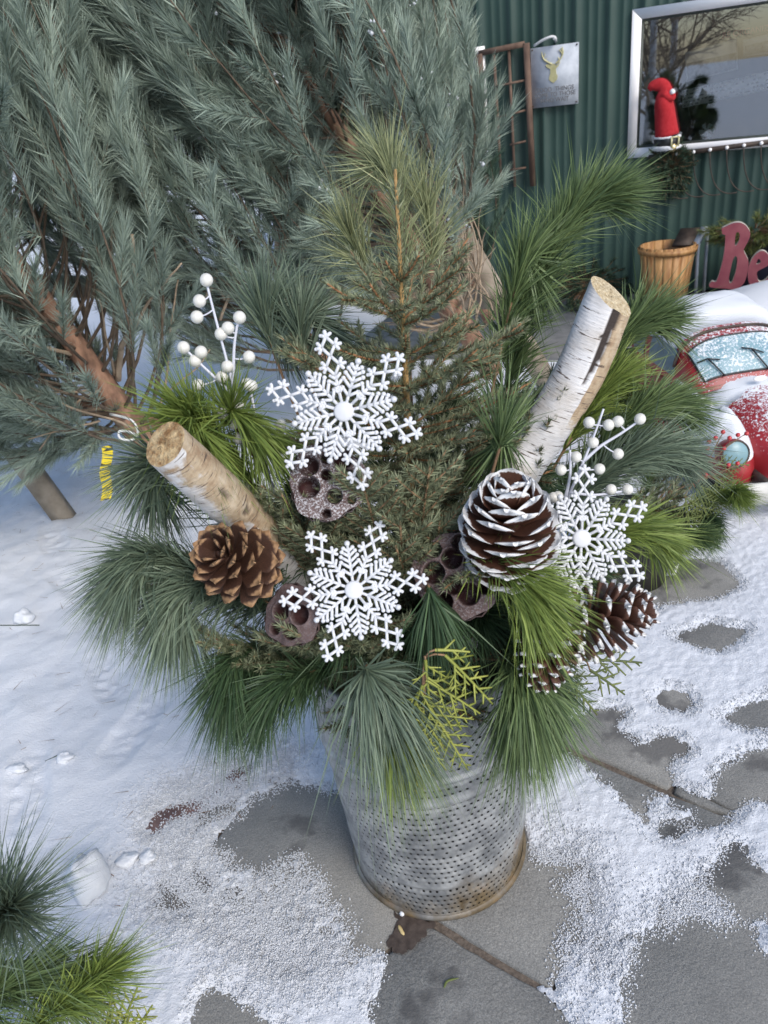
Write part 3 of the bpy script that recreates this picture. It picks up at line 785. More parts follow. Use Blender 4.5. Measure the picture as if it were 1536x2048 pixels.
# ------------------------------------------------------------------ leaning cut pines
def pine_tree(label, butt, tip, Rm, mat, nbr=95, shoots=8, needles=120, L=.05, w=.0024, sweep=.42, s0=.1, r_trunk=.045, up=.25, group='cut pines leaning on the rack',
              name='cut_pine_tree', trunkmat='trunk', lb=.55, snow=0, bend=0.0, prof=None, bare=.0, gape=.55, sh=(.13, .25), na=(.3, .85)):
    butt = np.asarray(butt, float); tip = np.asarray(tip, float)
    o = empty(name, butt, label, 'pine tree', group)
    ax = unit(tip - butt); H = np.linalg.norm(tip - butt)
    tr = bez(butt, (butt + tip) / 2 + np.array([0, 0, bend]), tip, 14)
    V, F = tube_geo(tr, np.linspace(r_trunk, .008, 14), 12); MB().add(V, F).build('trunk', M[trunkmat], o, True)
    fx, fy = frame(ax)
    br, nd = MB(), MB(); PP, TT = [], []; snowp = []
    for b in range(nbr):
        s = s0 + (1 - s0) * (b + rng.random()) / nbr
        az = b * 2.39996 + rng.normal() * .3
        k = min(int(s * 13), 12); f_ = s * 13 - k
        p0 = tr[k] * (1 - f_) + tr[k + 1] * f_
        rad = math.cos(az) * fx + math.sin(az) * fy
        R_ = Rm * (min(1, (1 - s) * 1.6 + .12) if prof is None else prof(s))
        l = R_ / math.sin(math.atan2(gape, 1)) * rng.uniform(.8, 1.1)
        d = unit(ax + rad * gape + rng.normal(size=3) * .1)
        e = p0 + d * l + np.array([0, 0, up * l * .35])
        c = p0 + unit(ax * .45 + rad) * l * .5
        S = bez(p0, c, e, 7)
        V, F = tube_geo(S, np.linspace(.006 * (1 - s) + .003, .002, 7), 5, False); br.add(V, F)
        for q in range(shoots):
            t = .18 + .82 * (q + rng.random()) / shoots if q else 1.0
            P = (1 - t) ** 2 * p0 + 2 * t * (1 - t) * c + t * t * e
            T = unit(2 * (1 - t) * (c - p0) + 2 * t * (e - c))
            sl = rng.uniform(*sh) * (1.1 - .3 * s)
            if q == 0: D = unit(T + np.array([0, 0, up * .5]))
            else: D = unit(T + rng.normal(size=3) * .30 + rad * .15 + np.array([0, 0, up]))
            E = P + D * sl
            PP.append((P, E, D)); 
            if snow and rng.random() < snow: snowp.append(E - D * sl * rng.random())
    ns = len(PP)
    P = np.array([p for p, _, _ in PP]); E = np.array([e for _, e, _ in PP]); D = unit(E - P)
    # shoot stems as slim triangular tubes
    x = unit(np.cross(D, rng.normal(size=D.shape))); y = np.cross(D, x); r = .0022
    ringA = [P + r * (math.cos(a) * x + math.sin(a) * y) for a in (0, 2.094, 4.189)]
    V = np.stack(ringA + [E], 1).reshape(-1, 3); b4 = 4 * np.arange(ns)
    br.add(V, [np.concatenate([np.stack([b4, b4 + 1, b4 + 3], 1), np.stack([b4 + 1, b4 + 2, b4 + 3], 1), np.stack([b4 + 2, b4, b4 + 3], 1)])])
    br.build('branches', M['tree_branch'], o)
    keep = rng.random(ns) > bare
    P, E, D = P[keep], E[keep], D[keep]; ns = len(P)
    t = rng.random((ns, needles)) ** .85
    NP = (P[:, None] + (E - P)[:, None] * t[..., None]).reshape(-1, 3)
    ND = cone_dirs(np.repeat(D, needles, 0), rng.uniform(na[0], na[1], ns * needles) * (1.1 - .5 * t.ravel()))
    var = np.clip(np.repeat(rng.random(ns), needles) * .6 + rng.random(ns * needles) * .5, 0, 1)
    V, F, va = needles_geo(NP, ND, L * rng.uniform(.75, 1.1, len(NP)), w, np.repeat(D, needles, 0) * .18, 1, var)
    nd.add(V, F, var=va)
    nd.build('crown', M[mat], o, kind='stuff')
    if snowp:
        sp = np.repeat(np.array(snowp), 4, 0) + rng.normal(size=(len(snowp) * 4, 3)) * .012; n = len(sp)
        ov = oct_[None] * rng.uniform(.003, .009, (n, 1, 1)) * rng.uniform(.6, 1.4, (n, 6, 1)) + sp[:, None] + np.array([0, 0, .006])
        MB().add(ov.reshape(-1, 3), [(of[None] + 6 * np.arange(n)[:, None, None]).reshape(-1, 3)]).build('snow_dusting', M['snow'], o, kind='stuff')
    return o, tr

# tree whose orange trunk shows behind the left birch log
b1, t1 = at(322, 930, 3.0), at(-330, 20, 2.7)
T1, tr1 = pine_tree('blue-green cut pine leaning with its orange trunk butt behind the peeled birch log', b1, t1, .56, 'scotch', nbr=125, shoots=8, needles=190, L=.08, w=.0034, s0=.08, up=.12, gape=.58, r_trunk=.06, sh=(.18, .32), na=(.35, .95))
# bare twigs near its butt
bt = MB()
def twig_px(pts, r0_, r1_):
    P = smooth_line(np.array([at(x, y, Yv) for x, y, Yv in pts]), 14)
    P = P + np.cumsum(rng.normal(size=P.shape) * .0012, 0)
    V, F = tube_geo(P, np.linspace(r0_, r1_, 14), 6); bt.add(V, F)
for pts, ra, rb in [([(236, 760, 2.92), (242, 700, 2.86), (260, 664, 2.8)], .012, .011), ([(260, 664, 2.8), (268, 590, 2.76), (272, 530, 2.72), (268, 470, 2.72)], .010, .005),
                    ([(258, 662, 2.8), (228, 612, 2.78), (190, 580, 2.78)], .008, .004), ([(228, 612, 2.78), (240, 560, 2.76), (250, 520, 2.74)], .005, .003),
                    ([(262, 668, 2.8), (300, 602, 2.74), (358, 530, 2.7)], .007, .003), ([(226, 600, 2.78), (262, 550, 2.76), (266, 545, 2.75)], .004, .003),
                    ([(225, 780, 2.92), (180, 790, 2.85), (130, 830, 2.75), (80, 900, 2.7)], .007, .003), ([(220, 772, 2.92), (150, 782, 2.85), (60, 778, 2.75)], .007, .004),
                    ([(290, 870, 2.8), (240, 845, 2.75), (150, 820, 2.7), (60, 776, 2.65)], .006, .003), ([(200, 842, 2.75), (130, 860, 2.7), (60, 880, 2.6)], .005, .002),
                    ([(230, 750, 2.92), (215, 690, 2.85), (200, 600, 2.8)], .006, .003), ([(170, 710, 2.9), (70, 690, 2.8)], .010, .007),
                    ([(320, 820, 2.95), (335, 740, 3.0), (345, 640, 3.0), (360, 560, 3.0)], .006, .003), ([(330, 790, 3.0), (390, 740, 3.0), (420, 700, 3.0)], .005, .002),
                    ([(410, 600, 3.1), (440, 520, 3.1), (430, 470, 3.1)], .008, .004), ([(440, 640, 3.1), (470, 540, 3.1), (420, 440, 3.1)], .007, .004), ([(450, 600, 3.1), (400, 520, 3.1), (380, 470, 3.1)], .006, .003)]:
    twig_px(pts, ra, rb)
bt.build('bare_branches', M['twig_dry'], T1, True)

# tree that reaches across the middle, its twiggy butt above the rack board
b2, t2 = at(985, 745, 3.55), at(320, -310, 3.3)
T2, tr2 = pine_tree('blue-green cut pine dusted with snow, bare twigs and butt behind the little spruce', b2, t2, .54, 'scotch', nbr=130, shoots=8, needles=170, L=.085, w=.0038, sh=(.18, .32), na=(.35, .95), s0=.18, up=.06, gape=.46, r_trunk=.055, snow=.28)
bt = MB()
for k in range(46):
    s = rng.uniform(.10, .24); p0 = tr2[int(s * 13)] * (1 - (s * 13) % 1) + tr2[int(s * 13) + 1] * ((s * 13) % 1)
    ax = unit(t2 - b2); fx, fy = frame(ax); az = rng.uniform(0, 6.28); rad = math.cos(az) * fx + math.sin(az) * fy
    l = rng.uniform(.35, .6)
    e = p0 + unit(ax * 1.2 + rad * .6) * l; c = p0 + unit(rad * 1.0 + ax * .1) * l * .62
    S = bez(p0, c, e, 10) + np.cumsum(rng.normal(size=(10, 3)) * .006, 0)
    V, F = tube_geo(S, np.linspace(.007, .0022, 10), 5, False); bt.add(V, F)
    for q in range(3):
        i_ = rng.integers(3, 8); d_ = unit(unit(S[i_ + 1] - S[i_]) + rng.normal(size=3) * .5) * rng.uniform(.08, .2)
        V, F = tube_geo(bez(S[i_], S[i_] + d_ * .5 + rng.normal(size=3) * .01, S[i_] + d_, 5), np.linspace(.003, .0015, 5), 4, False); bt.add(V, F)
bt.build('bare_branches', M['twig_dry'], T2, True)

T3, _ = pine_tree('blue-green cut pine leaning between the snow-dusted pine and the green wall', at(900, 640, 4.3), at(520, -330, 4.1), .50, 'scotch', nbr=110, shoots=8, needles=120, w=.0046, L=.085, sh=(.18, .3), up=.08, gape=.48)
T4, _ = pine_tree('dark green cut pine standing in front of the trellis', at(980, 640, 4.9), at(560, -330, 4.9), .31, 'scotch_dk', nbr=120, shoots=9, needles=100, w=.005, L=.06, up=.35, gape=.5, s0=.04)
T5, _ = pine_tree('dark green pine standing behind the leaning pines beside the gap of sky', at(10, 640, 4.6), at(-20, -330, 4.8), .30, 'fir_dk', nbr=100, shoots=9, needles=90, w=.005, L=.055, up=.3, gape=.9)
T6, _ = pine_tree('dull green pine filling the background behind the snow-dusted pine', at(560, 560, 5.2), at(580, -330, 5.4), .70, 'fir_dk', nbr=120, shoots=9, needles=90, w=.0055, L=.065, up=.3, gape=.9)

T8, _ = pine_tree('blue-green cut pine wedged between the orange-trunk pine and the snow-dusted pine', at(720, 820, 3.5), at(240, 190, 3.3), .44, 'scotch', nbr=105, shoots=8, needles=130, w=.0038, L=.085, sh=(.18, .3), na=(.35, .95), up=.08, gape=.5, s0=.16)
T7, _ = pine_tree('lowest dark cut pine lying at the left with boughs over the snow', at(330, 850, 3.35), at(-330, 700, 2.7), .34, 'scotch', nbr=70, shoots=8, needles=150, w=.0034, L=.075, up=.1, gape=.7, s0=.12, sh=(.16, .28), na=(.35, .95), r_trunk=.035)
# rack boards, tie, tape
def board(label, a, b, wv, hv):
    V, F = beam_geo(a, b, np.asarray(wv, float), np.asarray(hv, float))
    return tag(MB().add(V, F).build('rack_board', M['board']), label, 'board', 'boards of the tree rack')
gA = ground_at(140, 1040); 
board('weathered rack leg standing in the snow behind the yellow tape', gA + [-.01, 0, -.02], at(30, 900, 3.25), (.085, .02, .01), (0, .05, 0))
gB = ground_at(1040, 720, 0); gB = at(1065, 690, 3.75)
board('weathered rack board propped under the bare twigs of the snow-dusted pine', np.array([gB[0] + .18, gB[1], -.02]), at(880, 400, 3.85), (.09, .0, .06), (0, .04, 0))
board('weathered rack rail behind the trunk butts of the leaning pines', at(-260, 560, 3.35), at(1000, 600, 3.95), (0, .0, .09), (0, .04, 0))
tp = at(213, 893, 2.5); tq = at(212, 1000, 2.5)
MBt = MB(); n = 12
tcur = np.array([tp + (tq - tp) * k / (n - 1) + np.array([math.sin(k * .9) * .004, math.cos(k * .7) * .006, 0]) for k in range(n)])
Wv = np.array([.018, .003, 0])
V = np.concatenate([tcur - Wv, tcur + Wv, tcur + Wv + [0, .0008, 0], tcur - Wv + [0, .0008, 0]]); ii = np.arange(n - 1)
MBt.add(V, [np.stack([ii, ii + n, ii + n + 1, ii + 1], 1), np.stack([ii + 3 * n, ii + 3 * n + 1, ii + 2 * n + 1, ii + 2 * n], 1)])
tag(MBt.build('tape_tag', M['yellow_tape'], None, True), 'strip of yellow tape with black print hanging from the leaning pine', 'tape')
P = smooth_line([at(292, 895, 2.6), at(268, 868, 2.55), at(240, 862, 2.55), at(240, 876, 2.55), at(262, 880, 2.55), at(276, 866, 2.56), at(262, 840, 2.6), at(220, 828, 2.68)], 28)
V, F = tube_geo(P, .0045, 6); tag(MB().add(V, F).build('twine_loop', M['zip_tie'], None, True), 'white twine loop tied on a bare branch of the leaning pine', 'twine')
P = smooth_line([at(880, 180, 4.1), at(884, 215, 4.08), at(892, 245, 4.08)], 8); Q = smooth_line([at(882, 178, 4.1), at(900, 188, 4.05), at(922, 200, 4.05)], 8)
mr = MB()
for S in (P, Q):
    V, F = tube_geo(S, np.array([.006, .012, .014, .015, .015, .013, .008, .003]), 4); mr.add(V, F)
tag(mr.build('raffia_ribbon', M['raffia'], None), 'dry straw coloured ribbon caught in the dark green pine', 'ribbon')

# ------------------------------------------------------------------ green shed
TH = R(24)
WD = np.array([math.cos(TH), -math.sin(TH), 0]); WN = np.array([-math.sin(TH), -math.cos(TH), 0]); UP = np.array([0, 0, 1.])
W0 = ground_at(1200, 590); W0[2] = 0
def wp(s, z, off=0.): return W0 + WD * s + UP * z + WN * off
def wat(x, y, off=0.):
    d = ray(x, y); t = ((W0 + WN * off - CAM) @ WN) / (d @ WN); P = CAM + d * t
    return (P - W0) @ WD, P[2]
def wbox(mb, s0, s1, z0, z1, o0, o1):
    V, F = box_geo(wp(s0, z0, o1), WD * (s1 - s0), UP * (z1 - z0), -WN * (o1 - o0)); mb.add(V, F); return mb
shed = empty('shed', wp(0, 0), 'dark green ribbed steel shed with a white framed window', 'building')
ws0, wz0 = wat(1258, 316); ws0 = (ws0 + wat(1262, 20)[0]) / 2; wz1 = wat(1262, 20)[1]; ws1 = ws0 + 1.9
tw = .062
# ribbed cladding panels, each its own sheet
def panel(s0, s1, z0, z1):
    m = MB(); pitch = .228; xs = []
    s = s0
    prof = []
    k0 = math.floor(s0 / pitch) * pitch
    k = k0
    while k < s1 + pitch:
        for dx, h_ in ((0, 0), (.014, .019), (.034, .019), (.048, 0), (.098, 0), (.103, .003), (.117, .003), (.122, 0), (.158, 0), (.163, .003), (.177, .003), (.182, 0)):
            x = k + dx
            if s0 <= x <= s1: prof.append((x, h_))
        k += pitch
    if not prof: prof = [((s0 + s1) / 2, 0)]
    prof = [(s0, prof[0][1])] + prof + [(s1, prof[-1][1])]
    n = len(prof)
    V = [wp(s, z0, h_) for s, h_ in prof] + [wp(s, z1, h_) for s, h_ in prof]
    i = np.arange(n - 1)
    m.add(V, [np.stack([i, i + 1, i + 1 + n, i + n], 1)])
    V = [wp(s0, z0, -.004), wp(s1, z0, -.004), wp(s1, z1, -.004), wp(s0, z1, -.004)]
    m.add(V, [[[0, 1, 2, 3]]])
    m.build('siding_panel', M['siding'], shed)
H_ = 3.1
e = np.arange(-2.732, 0, .912)
edges = list(e) + [ws0 + tw * .5]
for a_, b_ in zip(edges[:-1], edges[1:]): panel(a_, b_ - .001, 0.02, H_)
wr = ws1 - tw * .5
k_ = ws0 + tw * .5
while k_ < wr - .01:
    k2 = min(k_ + .912, wr)
    panel(k_, k2 - .001, .02, wz0 + tw * .5); panel(k_, k2 - .001, wz1 - tw * .5, H_); k_ = k2
panel(wr, wr + .9, .02, H_)
# rest of the building (sides, roof)
SE = wr + .9; SB = -2.732; DP = -5.
m = MB()
for (p, q) in (((SB, 0), (SB, DP)), ((SE, 0), (SE, DP)), ((SB, DP), (SE, DP))):
    A = wp(p[0], 0, p[1]); B = wp(q[0], 0, q[1]); m.add([A, B, B + UP * H_, A + UP * H_], [[[0, 1, 2, 3]]])
m.build('outer_walls', M['siding'], shed)
m = MB(); ov = .12
A, B, C_, D_ = wp(SB - ov, H_ + .02, ov), wp(SE + ov, H_ + .02, ov), wp(SE + ov, H_ + .02, DP - ov), wp(SB - ov, H_ + .02, DP - ov)
ra, rb = (A + D_) / 2 + UP * .9, (B + C_) / 2 + UP * .9
m.add([A, B, C_, D_, ra, rb], [[[0, 1, 5, 4], [2, 3, 4, 5], [0, 3, 2, 1]], [[0, 4, 3], [1, 2, 5]]])
m.build('roof', M['siding'], shed)
# window
win = MB()
def trim(name, s0, s1, z0, z1, mit):
    """trim board with mitred ends; mit: 'l','r','t','b'"""
    o0, o1 = .0, .026
    if mit == 'l': c = [(s0, z0), (s1, z0 + tw), (s1, z1 - tw), (s0, z1)]
    elif mit == 'r': c = [(s0, z0 + tw), (s1, z0), (s1, z1), (s0, z1 - tw)]
    elif mit == 'b': c = [(s0, z0), (s1, z0), (s1 - tw, z1), (s0 + tw, z1)]
    else: c = [(s0 + tw, z0), (s1 - tw, z0), (s1, z1), (s0, z1)]
    V = [wp(s, z, o1) for s, z in c] + [wp(s, z, o0) for s, z in c]
    return MB().add(V, [[[0, 1, 2, 3], [4, 7, 6, 5], [0, 4, 5, 1], [1, 5, 6, 2], [2, 6, 7, 3], [3, 7, 4, 0]]]).build(name, M['trim'], winp)
wm = MB().add([wp(ws0 + tw, wz0 + tw, -.01), wp(ws1 - tw, wz0 + tw, -.01), wp(ws1 - tw, wz1 - tw, -.01), wp(ws0 + tw, wz1 - tw, -.01)], [[[0, 1, 2, 3]]])
winp = wm.build('window', M['glass'], shed)
g_ = .0015
trim('window_trim', ws0, ws0 + tw, wz0 + g_, wz1 - g_, 'l'); trim('window_trim', ws1 - tw, ws1, wz0 + g_, wz1 - g_, 'r')
trim('window_trim', ws0 + g_, ws1 - g_, wz0, wz0 + tw, 'b'); trim('window_trim', ws0 + g_, ws1 - g_, wz1 - tw, wz1, 't')
i0, i1, j0, j1 = ws0 + tw, ws1 - tw, wz0 + tw, wz1 - tw
m = MB(); sb = .014
wbox(m, i0 - .004, i0 + sb, j0, j1, -.04, .012); wbox(m, i1 - sb, i1 + .004, j0, j1, -.04, .012)
wbox(m, i0 + sb, i1 - sb, j0 - .004, j0 + sb, -.04, .012); wbox(m, i0 + sb, i1 - sb, j1 - sb, j1 + .004, -.04, .012)
m.build('sash', M['sash'], winp)
m = MB()  # room behind the glass
for (a_, b_, c_, d_) in [((i0 - .3, 0.2, -2.4), (i1 + .3, 0.2, -2.4), (i1 + .3, 2.6, -2.4), (i0 - .3, 2.6, -2.4)), ((i0 - .3, 0.2, -.05), (i0 - .3, .2, -2.4), (i0 - .3, 2.6, -2.4), (i0 - .3, 2.6, -.05)),
                         ((i1 + .3, .2, -.05), (i1 + .3, .2, -2.4), (i1 + .3, 2.6, -2.4), (i1 + .3, 2.6, -.05)), ((i0 - .3, 2.6, -.05), (i1 + .3, 2.6, -.05), (i1 + .3, 2.6, -2.4), (i0 - .3, 2.6, -2.4)), ((i0 - .3, .2, -.05), (i1 + .3, .2, -.05), (i1 + .3, .2, -2.4), (i0 - .3, .2, -2.4))]:
    m.add([wp(*q) for q in (a_, b_, c_, d_)], [[[0, 1, 2, 3]]])
m.build('room', M['interior'], shed)
wbox(MB(), i0 - .004, i1 + .004, j0 - .05, j0 - .012, -.30, -.042).build('inner_sill', M['interior_lt'], shed)

# posters taped inside the pane
def quad_px(name, pts, off, mat, parent, th=.003):
    c = [wat(x, y, off) for x, y in pts]
    V = [wp(s, z, off) for s, z in c] + [wp(s, z, off - th) for s, z in c]
    return MB().add(V, [[[3, 2, 1, 0], [4, 5, 6, 7], [0, 1, 5, 4], [1, 2, 6, 5], [2, 3, 7, 6], [3, 0, 4, 7]]]).build(name, mat, parent)
def z_at(o): return o
sheet = quad_px('poster', [(1370, 105), (1473, 77), (1476, 138), (1373, 163)], -.03, M['paper'], None)
tag(sheet, 'white framed photo print taped inside the window above the long banner', 'poster')
quad_px('photo_area', [(1373, 127), (1472, 105), (1473, 137), (1376, 161)], -.0295 + .001, M['photo'], sheet, .0004)
sheet = quad_px('poster', [(1486, 80), (1580, 58), (1580, 104), (1487, 113)], -.03, M['paper'], None)
tag(sheet, 'pale photo print taped inside the window under the red heading', 'poster')
quad_px('photo_area', [(1489, 92), (1576, 72), (1576, 100), (1490, 110)], -.0285, M['photo'], sheet, .0004)
ban = quad_px('banner', [(1364, 181), (1600, 128), (1600, 166), (1365, 216)], -.03, M['paper'], None)
tag(ban, 'long white banner covered in small dark printing inside the window', 'banner')
inkm = MB()
for row_ in range(5):
    x = .01
    while x < .97:
        l = random.uniform(.012, .05)
        if random.random() < .78:
            tp_ = (row_ + .22) / 5; bt_ = (row_ + random.uniform(.5, .72)) / 5
            def L_(u_, v_): return (1364 + 236 * u_, 181 - 53 * u_ + 36.5 * v_)
            q = [L_(x, tp_), L_(x + l, tp_), L_(x + l, bt_), L_(x, bt_)]
            c = [wat(a, b, -.0285) for a, b in q]; inkm.add([wp(s, z, -.0285) for s, z in c], [[[3, 2, 1, 0]]])
        x += l + random.uniform(.004, .02)
inkm.build('print', M['ink'], ban)

def text_obj(name, txt, s, z, off, size, mat, parent, ang=0., extrude=.002, align='CENTER', sx=1.):
    cu = bpy.data.curves.new(name, 'FONT'); cu.body = txt; cu.size = size; cu.extrude = extrude; cu.align_x = align; cu.align_y = 'CENTER'
    to = bpy.data.objects.new(name, cu); sc.collection.objects.link(to)
    dg = bpy.context.evaluated_depsgraph_get(); me = bpy.data.meshes.new_from_object(to.evaluated_get(dg))
    bpy.data.objects.remove(to)
    me.materials.clear(); me.materials.append(mat)
    o_ = wp(s, z, off)
    Mx = Matrix(((WD[0] * sx, 0, WN[0], o_[0]), (WD[1] * sx, 0, WN[1], o_[1]), (WD[2], 1, WN[2], o_[2]), (0, 0, 0, 1)))
    me.transform(Mx @ Matrix.Rotation(ang, 4, 'Z'))
    ob = bpy.data.objects.new(name, me); sc.collection.objects.link(ob)
    if parent is not None:
        ob.parent = parent; me.transform(Matrix.Translation(-parent_loc(parent)))
    return ob
s_, z_ = wat(1444, 72, -.03)
hd = text_obj('window_lettering', 'RE ORGANIZERS', s_, z_, -.03, .05, M['ink_red'], None, .04, .001, 'LEFT', .95)
tag(hd, 'faded red heading lettered across the window glass', 'lettering')
# snowflake cut-out standing on the inner sill
def cut_star(c, r, off):
    m = MB()
    for k in range(6):
        a = k * math.pi / 3; d_ = WD * math.cos(a) + UP * math.sin(a)
        V, F = tube_geo([c, c + d_ * r], .008, 6); m.add(V, F)
        for q in (.5, .75):
            for sg in (-1, 1):
                a2 = a + sg * .8; d2 = WD * math.cos(a2) + UP * math.sin(a2)
                V, F = tube_geo([c + d_ * r * q, c + d_ * r * q + d2 * r * .28], .006, 6); m.add(V, F)
    return m
s_, z_ = wat(1413, 262, -.07)
tag(cut_star(wp(s_, z_, -.07), .05, 0).build('snowflake_cutout', simple('pale_blue', (.45, .58, .62), rough=.5)), 'small pale blue snowflake standing on the inner window sill', 'ornament')
# framed white thing left of the trellis
wl = empty('white_window_frame', wp(*wat(940, 110), .02), 'small old white window frame hung left of the brown trellis', 'window frame')
sa, za = wat(922, 105, .03); sb_, zb_ = wat(969, 96, .03); zb2 = wat(968, 205, .03)[1]
for nm, a in (('top_rail', (sa, sb_, za - .04, za + .02)), ('stile', (sb_ - .035, sb_, zb2 - .3, za - .042)), ('stile', (sa, sa + .035, zb2 - .3, za - .042))):
    wbox(MB(), a[0], a[1], a[2], a[3], .018, .05).build(nm, M['trim'], wl)
wbox(MB(), sa + .036, sb_ - .036, zb2 - .3, za - .043, .024, .03).build('pane', simple('frosted', (.35, .37, .4), (.5, .52, .55), 12, .4), wl)
# trellis
tr_ = empty('trellis', wp(*wat(1005, 200), .03), 'brown wooden lattice trellis hung on the green wall beside the deer sign', 'trellis')
def bar(name, a, b, wd, par, mat, off=.05, th=.03):
    A = wp(*wat(*a, off), off); B = wp(*wat(*b, off), off); d_ = unit(B - A); sdv = np.cross(d_, WN)
    V, F = beam_geo(A, B, sdv * wd, WN * th); return MB().add(V, F).build(name, mat, par)
bar('stile', (1053, 86), (1066, 372), .04, tr_, M['rust_wood'], .055, .036)
bar('stile', (959, 108), (972, 380), .045, tr_, M['rust_wood'], .055, .036)
bar('top_rail', (958, 107), (1049, 88), .036, tr_, M['rust_wood'], .053, .03)
bar('slat', (988, 108), (1003, 376), .018, tr_, M['rust_wood'], .05, .016)
bar('slat', (1018, 100), (1030, 374), .018, tr_, M['rust_wood'], .05, .016)
for y1, y2, xl in ((173, 160, 990), (236, 220, 992), (290, 282, 1020), (340, 335, 1020)):
    bar('crosspiece', (xl, y1), (1052, y2), .014, tr_, M['rust_wood'], .058, .010)
# deer sign
sg = empty('deer_sign', wp(*wat(1110, 150), .03), 'grey zinc sign with golden deer head and engraved words on the green wall', 'sign')
SO = .05
c = [wat(1062, 220, SO), wat(1157, 204, SO), wat(1157, 83, SO), wat(1062, 98, SO)]
ss0 = (c[0][0] + c[3][0]) / 2; ss1 = (c[1][0] + c[2][0]) / 2; sz0 = (c[0][1] + c[1][1]) / 2; sz1 = (c[2][1] + c[3][1]) / 2
plate = wbox(MB(), ss0, ss1, sz0, sz1, SO - .012, SO).build('plate', M['zinc'], sg)
for a_ in ((ss0 + .012, sz0 + .012), (ss1 - .012, sz0 + .012), (ss0 + .012, sz1 - .012), (ss1 - .012, sz1 - .012)):
    V, F = sphere_geo(wp(*a_, SO + .001), .006, 8, 6); MB().add(V, F).build('screw', M['dark_metal'], sg, True)
def flat_shape(name, outlines, mat, parent, to3d, depth, smooth=0):
    cu = bpy.data.curves.new(name, 'CURVE'); cu.dimensions = '2D'; cu.fill_mode = 'BOTH'; cu.extrude = depth / 2
    for ol in outlines:
        sp = cu.splines.new('POLY'); sp.points.add(len(ol) - 1)
        for p, (x, y) in zip(sp.points, ol): p.co = (x, y, 0, 1)
        sp.use_cyclic_u = True
    to = bpy.data.objects.new(name, cu); sc.collection.objects.link(to)
    dg = bpy.context.evaluated_depsgraph_get(); me = bpy.data.meshes.new_from_object(to.evaluated_get(dg))
    bpy.data.objects.remove(to); me.transform(to3d); me.materials.clear(); me.materials.append(mat)
    ob = bpy.data.objects.new(name, me); sc.collection.objects.link(ob)
    if parent is not None: ob.parent = parent; me.transform(Matrix.Translation(-parent_loc(parent)))
    return ob
def wall_mx(off, s=0, z=0):
    o_ = wp(s, z, off); return Matrix(((WD[0], 0, WN[0], o_[0]), (WD[1], 0, WN[1], o_[1]), (0, 1, WN[2], o_[2]), (0, 0, 0, 1)))
def zpx(pts, off, x0, y0, k): return [wat(x / k + x0, y / k + y0, off) for x, y in pts]
K = 10.97
head = [(560, 775), (600, 745), (690, 770), (720, 735), (770, 745), (800, 790), (850, 740), (875, 690), (880, 720), (840, 790), (790, 850), (800, 950), (830, 1010), (810, 1090), (770, 1130), (740, 1160), (690, 1140), (640, 1090), (645, 1030), (670, 940), (665, 850), (600, 830)]
flat_shape('deer_head', [zpx(head, SO, 1040, 60, K)], M['gold'], sg, wall_mx(SO + .004), .006)
am = MB()
for pts, ra in (([(700, 750), (620, 710), (530, 650), (490, 560), (480, 480)], .0075), ([(790, 740), (840, 690), (910, 600), (950, 480), (930, 370)], .0075),
                ([(560, 680), (570, 640), (590, 620)], .004), ([(505, 600), (540, 560), (545, 500)], .004), ([(930, 520), (890, 460), (850, 430)], .0045), ([(945, 480), (915, 420), (890, 390)], .004), ([(870, 650), (850, 610), (845, 590)], .004)):
    P = smooth_line([wp(*q, SO + .006) for q in zpx(pts, SO, 1040, 60, K)], 12)
    V, F = tube_geo(P, np.linspace(ra, ra * .45, 12), 6); am.add(V, F)
am.build('antlers', M['gold'], sg, True)
for txt, x, y in (('GOOD  THINGS', 1111, 178), ('COME TO THOSE', 1111, 188.5), ('WHO WAIT', 1110, 199.5)):
    s_, z_ = wat(x, y, SO); text_obj('engraved_words', txt, (ss0 + ss1) / 2, z_, SO + .001, .040, M['engrave'], sg, 0, .0012, 'CENTER', .95)
# white gooseneck above the sign
P = smooth_line([wp(*wat(1068, 92, .1), .1), wp(*wat(1084, 81, .12), .12), wp(*wat(1100, 74, .12), .12), wp(*wat(1109, 74, .1), .1), wp(*wat(1112, 80, .06), .06), wp(*wat(1111, 84, .0), .0)], 20)
V, F = tube_geo(P, .0085, 10); gn = MB().add(V, F); V, F = sphere_geo(wp(*wat(1109, 76, .1), .1), .014); gn.add(V, F)
tag(gn.build('gooseneck_lamp_arm', M['white_plastic'], None, True), 'white curved pipe arm sticking out above the deer sign', 'pipe')

# old rake head under the window
rk = empty('rake_head', wp(*wat(1400, 305), .05), 'old hay rake bar with curved tines and pale bolts under the window', 'rake')
ra_ = wat(1297, 315, .06); rb_ = wat(1560, 281, .06); zl = (ra_[1] + rb_[1]) / 2
A = wp(ra_[0], ra_[1], .06); B = wp(rb_[0] + .25, ra_[1] + (rb_[1] - ra_[1]) * 1.3, .06)
V, F = beam_geo(A, B, UP * .03, WN * .03); MB().add(V, F).build('bar', M['dark_metal'], rk)
bolt = sphere_geo((0, 0, 0), .013, 10, 6); bolt = MB().add(*bolt).mesh('bolt', M['trim'], True)
base = np.array(rk.location)
tine0 = None
for k in range(11):
    t = (k + .8) / 10.2; P0_ = A + (B - A) * t + WN * .018
    o = link('bolt', bolt, rk, Matrix.Translation(Vector(P0_ + WN * .004 - base)))
    S = bez(P0_ - UP * .01, P0_ - UP * .33 + WD * .02, P0_ - UP * .29 + WD * .2, 12)
    if tine0 is None:
        V, F = tube_geo(S - P0_, .004, 5); tine0 = MB().add(V, F).mesh('tine', M['dark_metal'], True)
    link('tine', tine0, rk, Matrix.Translation(Vector(P0_ - base)))

